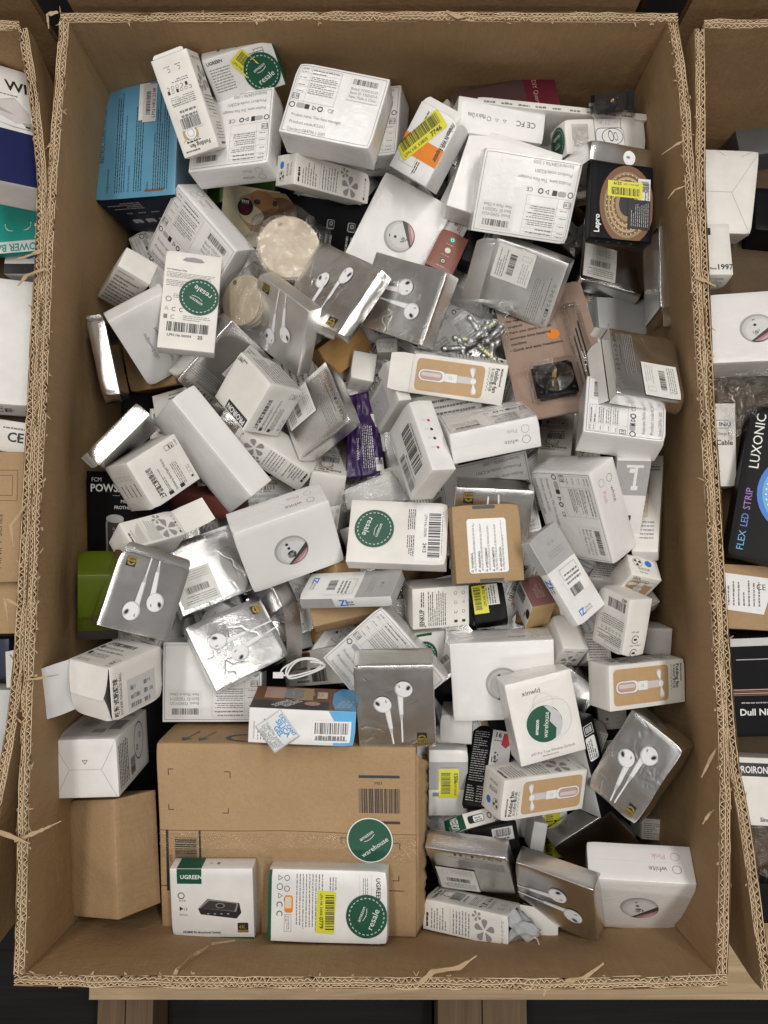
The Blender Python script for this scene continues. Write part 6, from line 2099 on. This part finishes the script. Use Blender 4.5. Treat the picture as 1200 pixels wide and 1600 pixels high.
grid_sheet('bag_film', [(-.052, .052, .012), (.050, .060, .012), (.046, -.036, .006), (-.050, -.036, .006)], 26, 26,
           lambda u, v: Vector((0, 0, .020 * math.sin(math.pi * u) * math.sin(math.pi * v) ** .7 + .004 * noise.noise((u * 7, v * 7, 2)))), film(.04, (.97, .98, .98), .04, 40, 'bag', .6), bag, 0)

# purple pouch with white warning text
c = ray_at(576, 690, RIM - .215)
pp = empty('purple_pouch', 'glossy purple plastic pouch printed WARNING between foil and white boxes', 'pouch', None, c, (0, 0, 0))
pm = plain((.030, .008, .070), .38, 0, 'purple', .1)
zf = lambda u, v: Vector((0, 0, .010 * math.sin(math.pi * u) * math.sin(math.pi * v) + .006 * noise.noise((u * 4, v * 6, 7)) + .003 * noise.noise((u * 11, v * 9, 1))))
K = [(-.030, .070, .004), (.008, .078, .0), (.026, -.050, .0), (-.034, -.058, .004)]
grid_sheet('pouch_film', K, 24, 30, zf, pm, pp, .0005)
def pouch(u, v, o=.0012):
    a, b, cc, d = [Vector(q) for q in K]
    return (a * (1 - u) + b * u) * (1 - v) + (d * (1 - u) + cc * u) * v + zf(u, v) + Vector((0, 0, o))
def pouch_text(t, u0, v0, size, name):
    Vt, Ft, w = text_geo(t, False)
    link(name, mesh(name, [pouch(u0 - y * size / .075, v0 - x * size / .14) for x, y in Vt], Ft, ink('w')), pp)
pouch_text('WARNING', .36, .80, .0075, 'printed_text')
for k in range(6):
    rn = random.Random(k)
    V, F = [], []
    v = .90
    while v > .42:
        d = rn.uniform(.012, .04)
        u = .46 + .055 * k
        b0 = len(V)
        V += [pouch(u, v), pouch(u + .022, v), pouch(u + .022, v - d), pouch(u, v - d)]
        F.append((b0, b0 + 1, b0 + 2, b0 + 3))
        v -= d + .010
    link('printed_text', mesh('printed_text', V, F, ink('pg')), pp)
V = [pouch(.78, .80, .002), pouch(.97, .80, .002), pouch(.97, .95, .002), pouch(.78, .95, .002)]
link('paper_label', mesh('paper_label', V, [(0, 1, 2, 3)], ink('w')), pp)
for k in range(6):
    V = [pouch(.80 + .027 * k, .82, .0026), pouch(.812 + .027 * k, .82, .0026), pouch(.812 + .027 * k, .88, .0026), pouch(.80 + .027 * k, .88, .0026)]
    link('bar', mesh('bar', V, [(0, 1, 2, 3)], ink('k')), pp)

# clear crinkled bags around / below the boxes
def clear_bag(label, pts, z, bulge, seed, extra=None):
    P = [ray_at(x, y, z) for x, y in pts]
    c = (P[0] + P[1] + P[2] + P[3]) / 4
    r = empty('clear_bag', label, 'plastic bag', 'clear crinkled plastic bags', c)
    Q = [p - c for p in P]
    grid_sheet('bag_film', Q, 26, 26, lambda u, v: Vector((.002 * noise.noise((u * 9, v * 5, seed + 4)), 0, bulge * math.sin(math.pi * u) * math.sin(math.pi * v) + .008 * noise.noise((u * 5, v * 6, seed)) + .004 * noise.noise((u * 14, v * 12, seed)))),
               film(.05, (.96, .96, .96), .07, 55, 'crinkle', .9), r, 0)
    if extra:
        grid_sheet('paper_sheet', [q * .86 - Vector((0, 0, .006)) for q in Q], 6, 6, lambda u, v: Vector((0, 0, .003 * math.sin(5 * u))), card((.72, .72, .71), .5), r)
    return r
clear_bag('crinkled clear bag holding a white sheet above the resale sticker box', [(530, 765), (618, 728), (648, 782), (535, 800)], RIM - .165, .010, 3, True)
clear_bag('crinkled clear bag beside the opened box with compliance marks', [(596, 930), (640, 898), (668, 975), (640, 990)], RIM - .19, .008, 9)
clear_bag('crumpled grey plastic bag under the foil box and folding fan text', [(425, 690), (500, 680), (545, 770), (470, 780)], RIM - .235, .010, 15, True)
clear_bag('crumpled clear bag beside the black light strip carton', [(1112, 590), (1215, 572), (1215, 640), (1140, 690)], RIM - .21, .014, 21)
clear_bag('grey plastic bag above the teal power bank carton', [(-10, 250), (75, 262), (76, 292), (-10, 290)], RIM - .16, .012, 27)
clear_bag('dark crumpled bag under the white exercise box with black band', [(1150, 1290), (1220, 1290), (1220, 1385), (1165, 1385)], RIM - .27, .012, 33)

# silica gel sachet lying on the alarm clock box
Wd, Hd, Dd = POSE['alarm'][6:9]
M = Matrix.Translation(POSE['alarm'][:3]) @ Euler(POSE['alarm'][3:6]).to_matrix().to_4x4() @ Matrix.Translation((-.030, -.006, Dd + .0022)) @ Matrix.Rotation(math.radians(-52), 4, 'Z')
sg = empty('silica_sachet', 'small white silica gel sachet lying on the alarm clock box', 'sachet', None, M.to_translation(), M.to_euler())
hw, hh = .021, .019
puff = lambda u, v: Vector((0, 0, .0028 * (math.sin(math.pi * u) * math.sin(math.pi * v)) ** .6 + .0007 * noise.noise((u * 9, v * 9, 4))))
KS = [(-hw, hh, 0), (hw, hh, 0), (hw, -hh, 0), (-hw, -hh, 0)]
grid_sheet('sachet_paper', KS, 14, 14, puff, plain((.70, .72, .73), .35, 0, 'sachet', .3), sg, .0004)
for t, y, s, col in (('DESICCANT', .85, .0042, 'cy'), ('SILICA', .66, .0062, 'cy'), ('GEL', .48, .0062, 'cy'), ('THROW AWAY', .32, .0040, 'lg'), ('DO NOT EAT', .19, .0040, 'lg'), ('DESICCANT', .06, .0040, 'lg')):
    Vt, Ft, w = text_geo(t, True)
    k = min(s / .7, .036 / w)
    P_ = []
    for x, yy in Vt:
        X, Y = (x - w / 2) * k, -hh + y * 2 * hh + yy * s / .7
        P_.append(Vector((X, Y, 0)) + puff(.5 + X / (2 * hw), min(.99, max(.01, .5 - Y / (2 * hh)))) + Vector((0, 0, .0007)))
    link('printed_text', mesh('printed_text', P_, Ft, ink(col)), sg)

# coil of white cable on its box
c = ray_at(478, 1045, RIM - .150)
cb = empty('white_cable', 'coiled thin white cable lying on the white box under the diagonal massager box', 'cable', None, c)
pts = []
for k in range(150):
    t = k / 149
    a = t * 2 * math.pi * 3.2
    rx, ry = .025 + .005 * math.sin(t * 23), .010 + .004 * math.cos(t * 17)
    pts.append(Vector((rx * math.cos(a) - .012 + .012 * t, ry * math.sin(a) + .006 * math.cos(a), .004 + .006 * t + .002 * math.sin(a * 2))))
V, F = tube(pts, .0013, 8)
link('cable_loop', mesh('cable_loop', V, F, plain((.80, .80, .79), .35, 0, 'cable'), smooth=True), cb)
V, F = prim_box(-.044, -.030, -.012, -.004, .002, .007)
link('plug', mesh('plug', V, F, plain((.78, .78, .77), .3, 0, 'cable')), cb)

# grey cloth pouch and cord spilling from the opened fan box
Wd, Hd, Dd = POSE['fan_l'][6:9]
M = Matrix.Translation(POSE['fan_l'][:3]) @ Euler(POSE['fan_l'][3:6]).to_matrix().to_4x4() @ Matrix.Translation((Wd / 2 - .004, .0, Dd * .5))
gp = empty('cloth_pouch', 'grey cloth pouch with a thin cord spilling from the opened folding fan box', 'pouch', None, M.to_translation(), M.to_euler())
V, F = [], []
N, Mm = 20, 14
for j in range(Mm + 1):
    t = j / Mm
    for i in range(N):
        a = 2 * math.pi * i / N
        rr = .018 * (1 - .80 * t ** 1.6) * (1 + .30 * math.sin(a * 3 + t * 9) + .16 * math.sin(a * 7 - t * 5))
        V.append((.034 * t + .004 * math.sin(a * 5), rr * math.cos(a) - .004 * t, rr * math.sin(a) - .004 * t))
for j in range(Mm):
    for i in range(N):
        F.append((j * N + i, j * N + (i + 1) % N, (j + 1) * N + (i + 1) % N, (j + 1) * N + i))
F.append(tuple(Mm * N + k for k in range(N)))
link('pouch_cloth', mesh('pouch_cloth', V, F, plain((.45, .46, .47), .8, 0, 'cloth'), smooth=True), gp)
V, F = tube([Vector((.036 + .010 * t, -.002 - .030 * t + .006 * math.sin(t * 5), .018 - .012 * t)) for t in [k / 20 for k in range(21)]], .0008, 6)
link('cord', mesh('cord', V, F, plain((.66, .66, .66), .6, 0, 'cord')), gp)
# torn second layer along the side of the big carton
for o in list(bpy.data.objects):
    if o.name.startswith('shipping_carton'): CT = o
Wc, Hc, Dc = POSE['carton'][6:9]
grid_sheet('torn_side_flap', [(Wc / 2 + .001, Hc / 2 - .01, Dc - .004), (Wc / 2 + .016, Hc / 2 - .03, Dc - .030), (Wc / 2 + .012, -Hc / 2 + .006, Dc - .030), (Wc / 2 + .001, -Hc / 2 + .002, Dc - .004)], 4, 40,
           lambda u, v: Vector((.004 * u * noise.noise((v * 23, 0, 0)), .003 * noise.noise((v * 31, u, 2)), .004 * u * noise.noise((v * 17, 3, 0)))), KB, CT, .003)
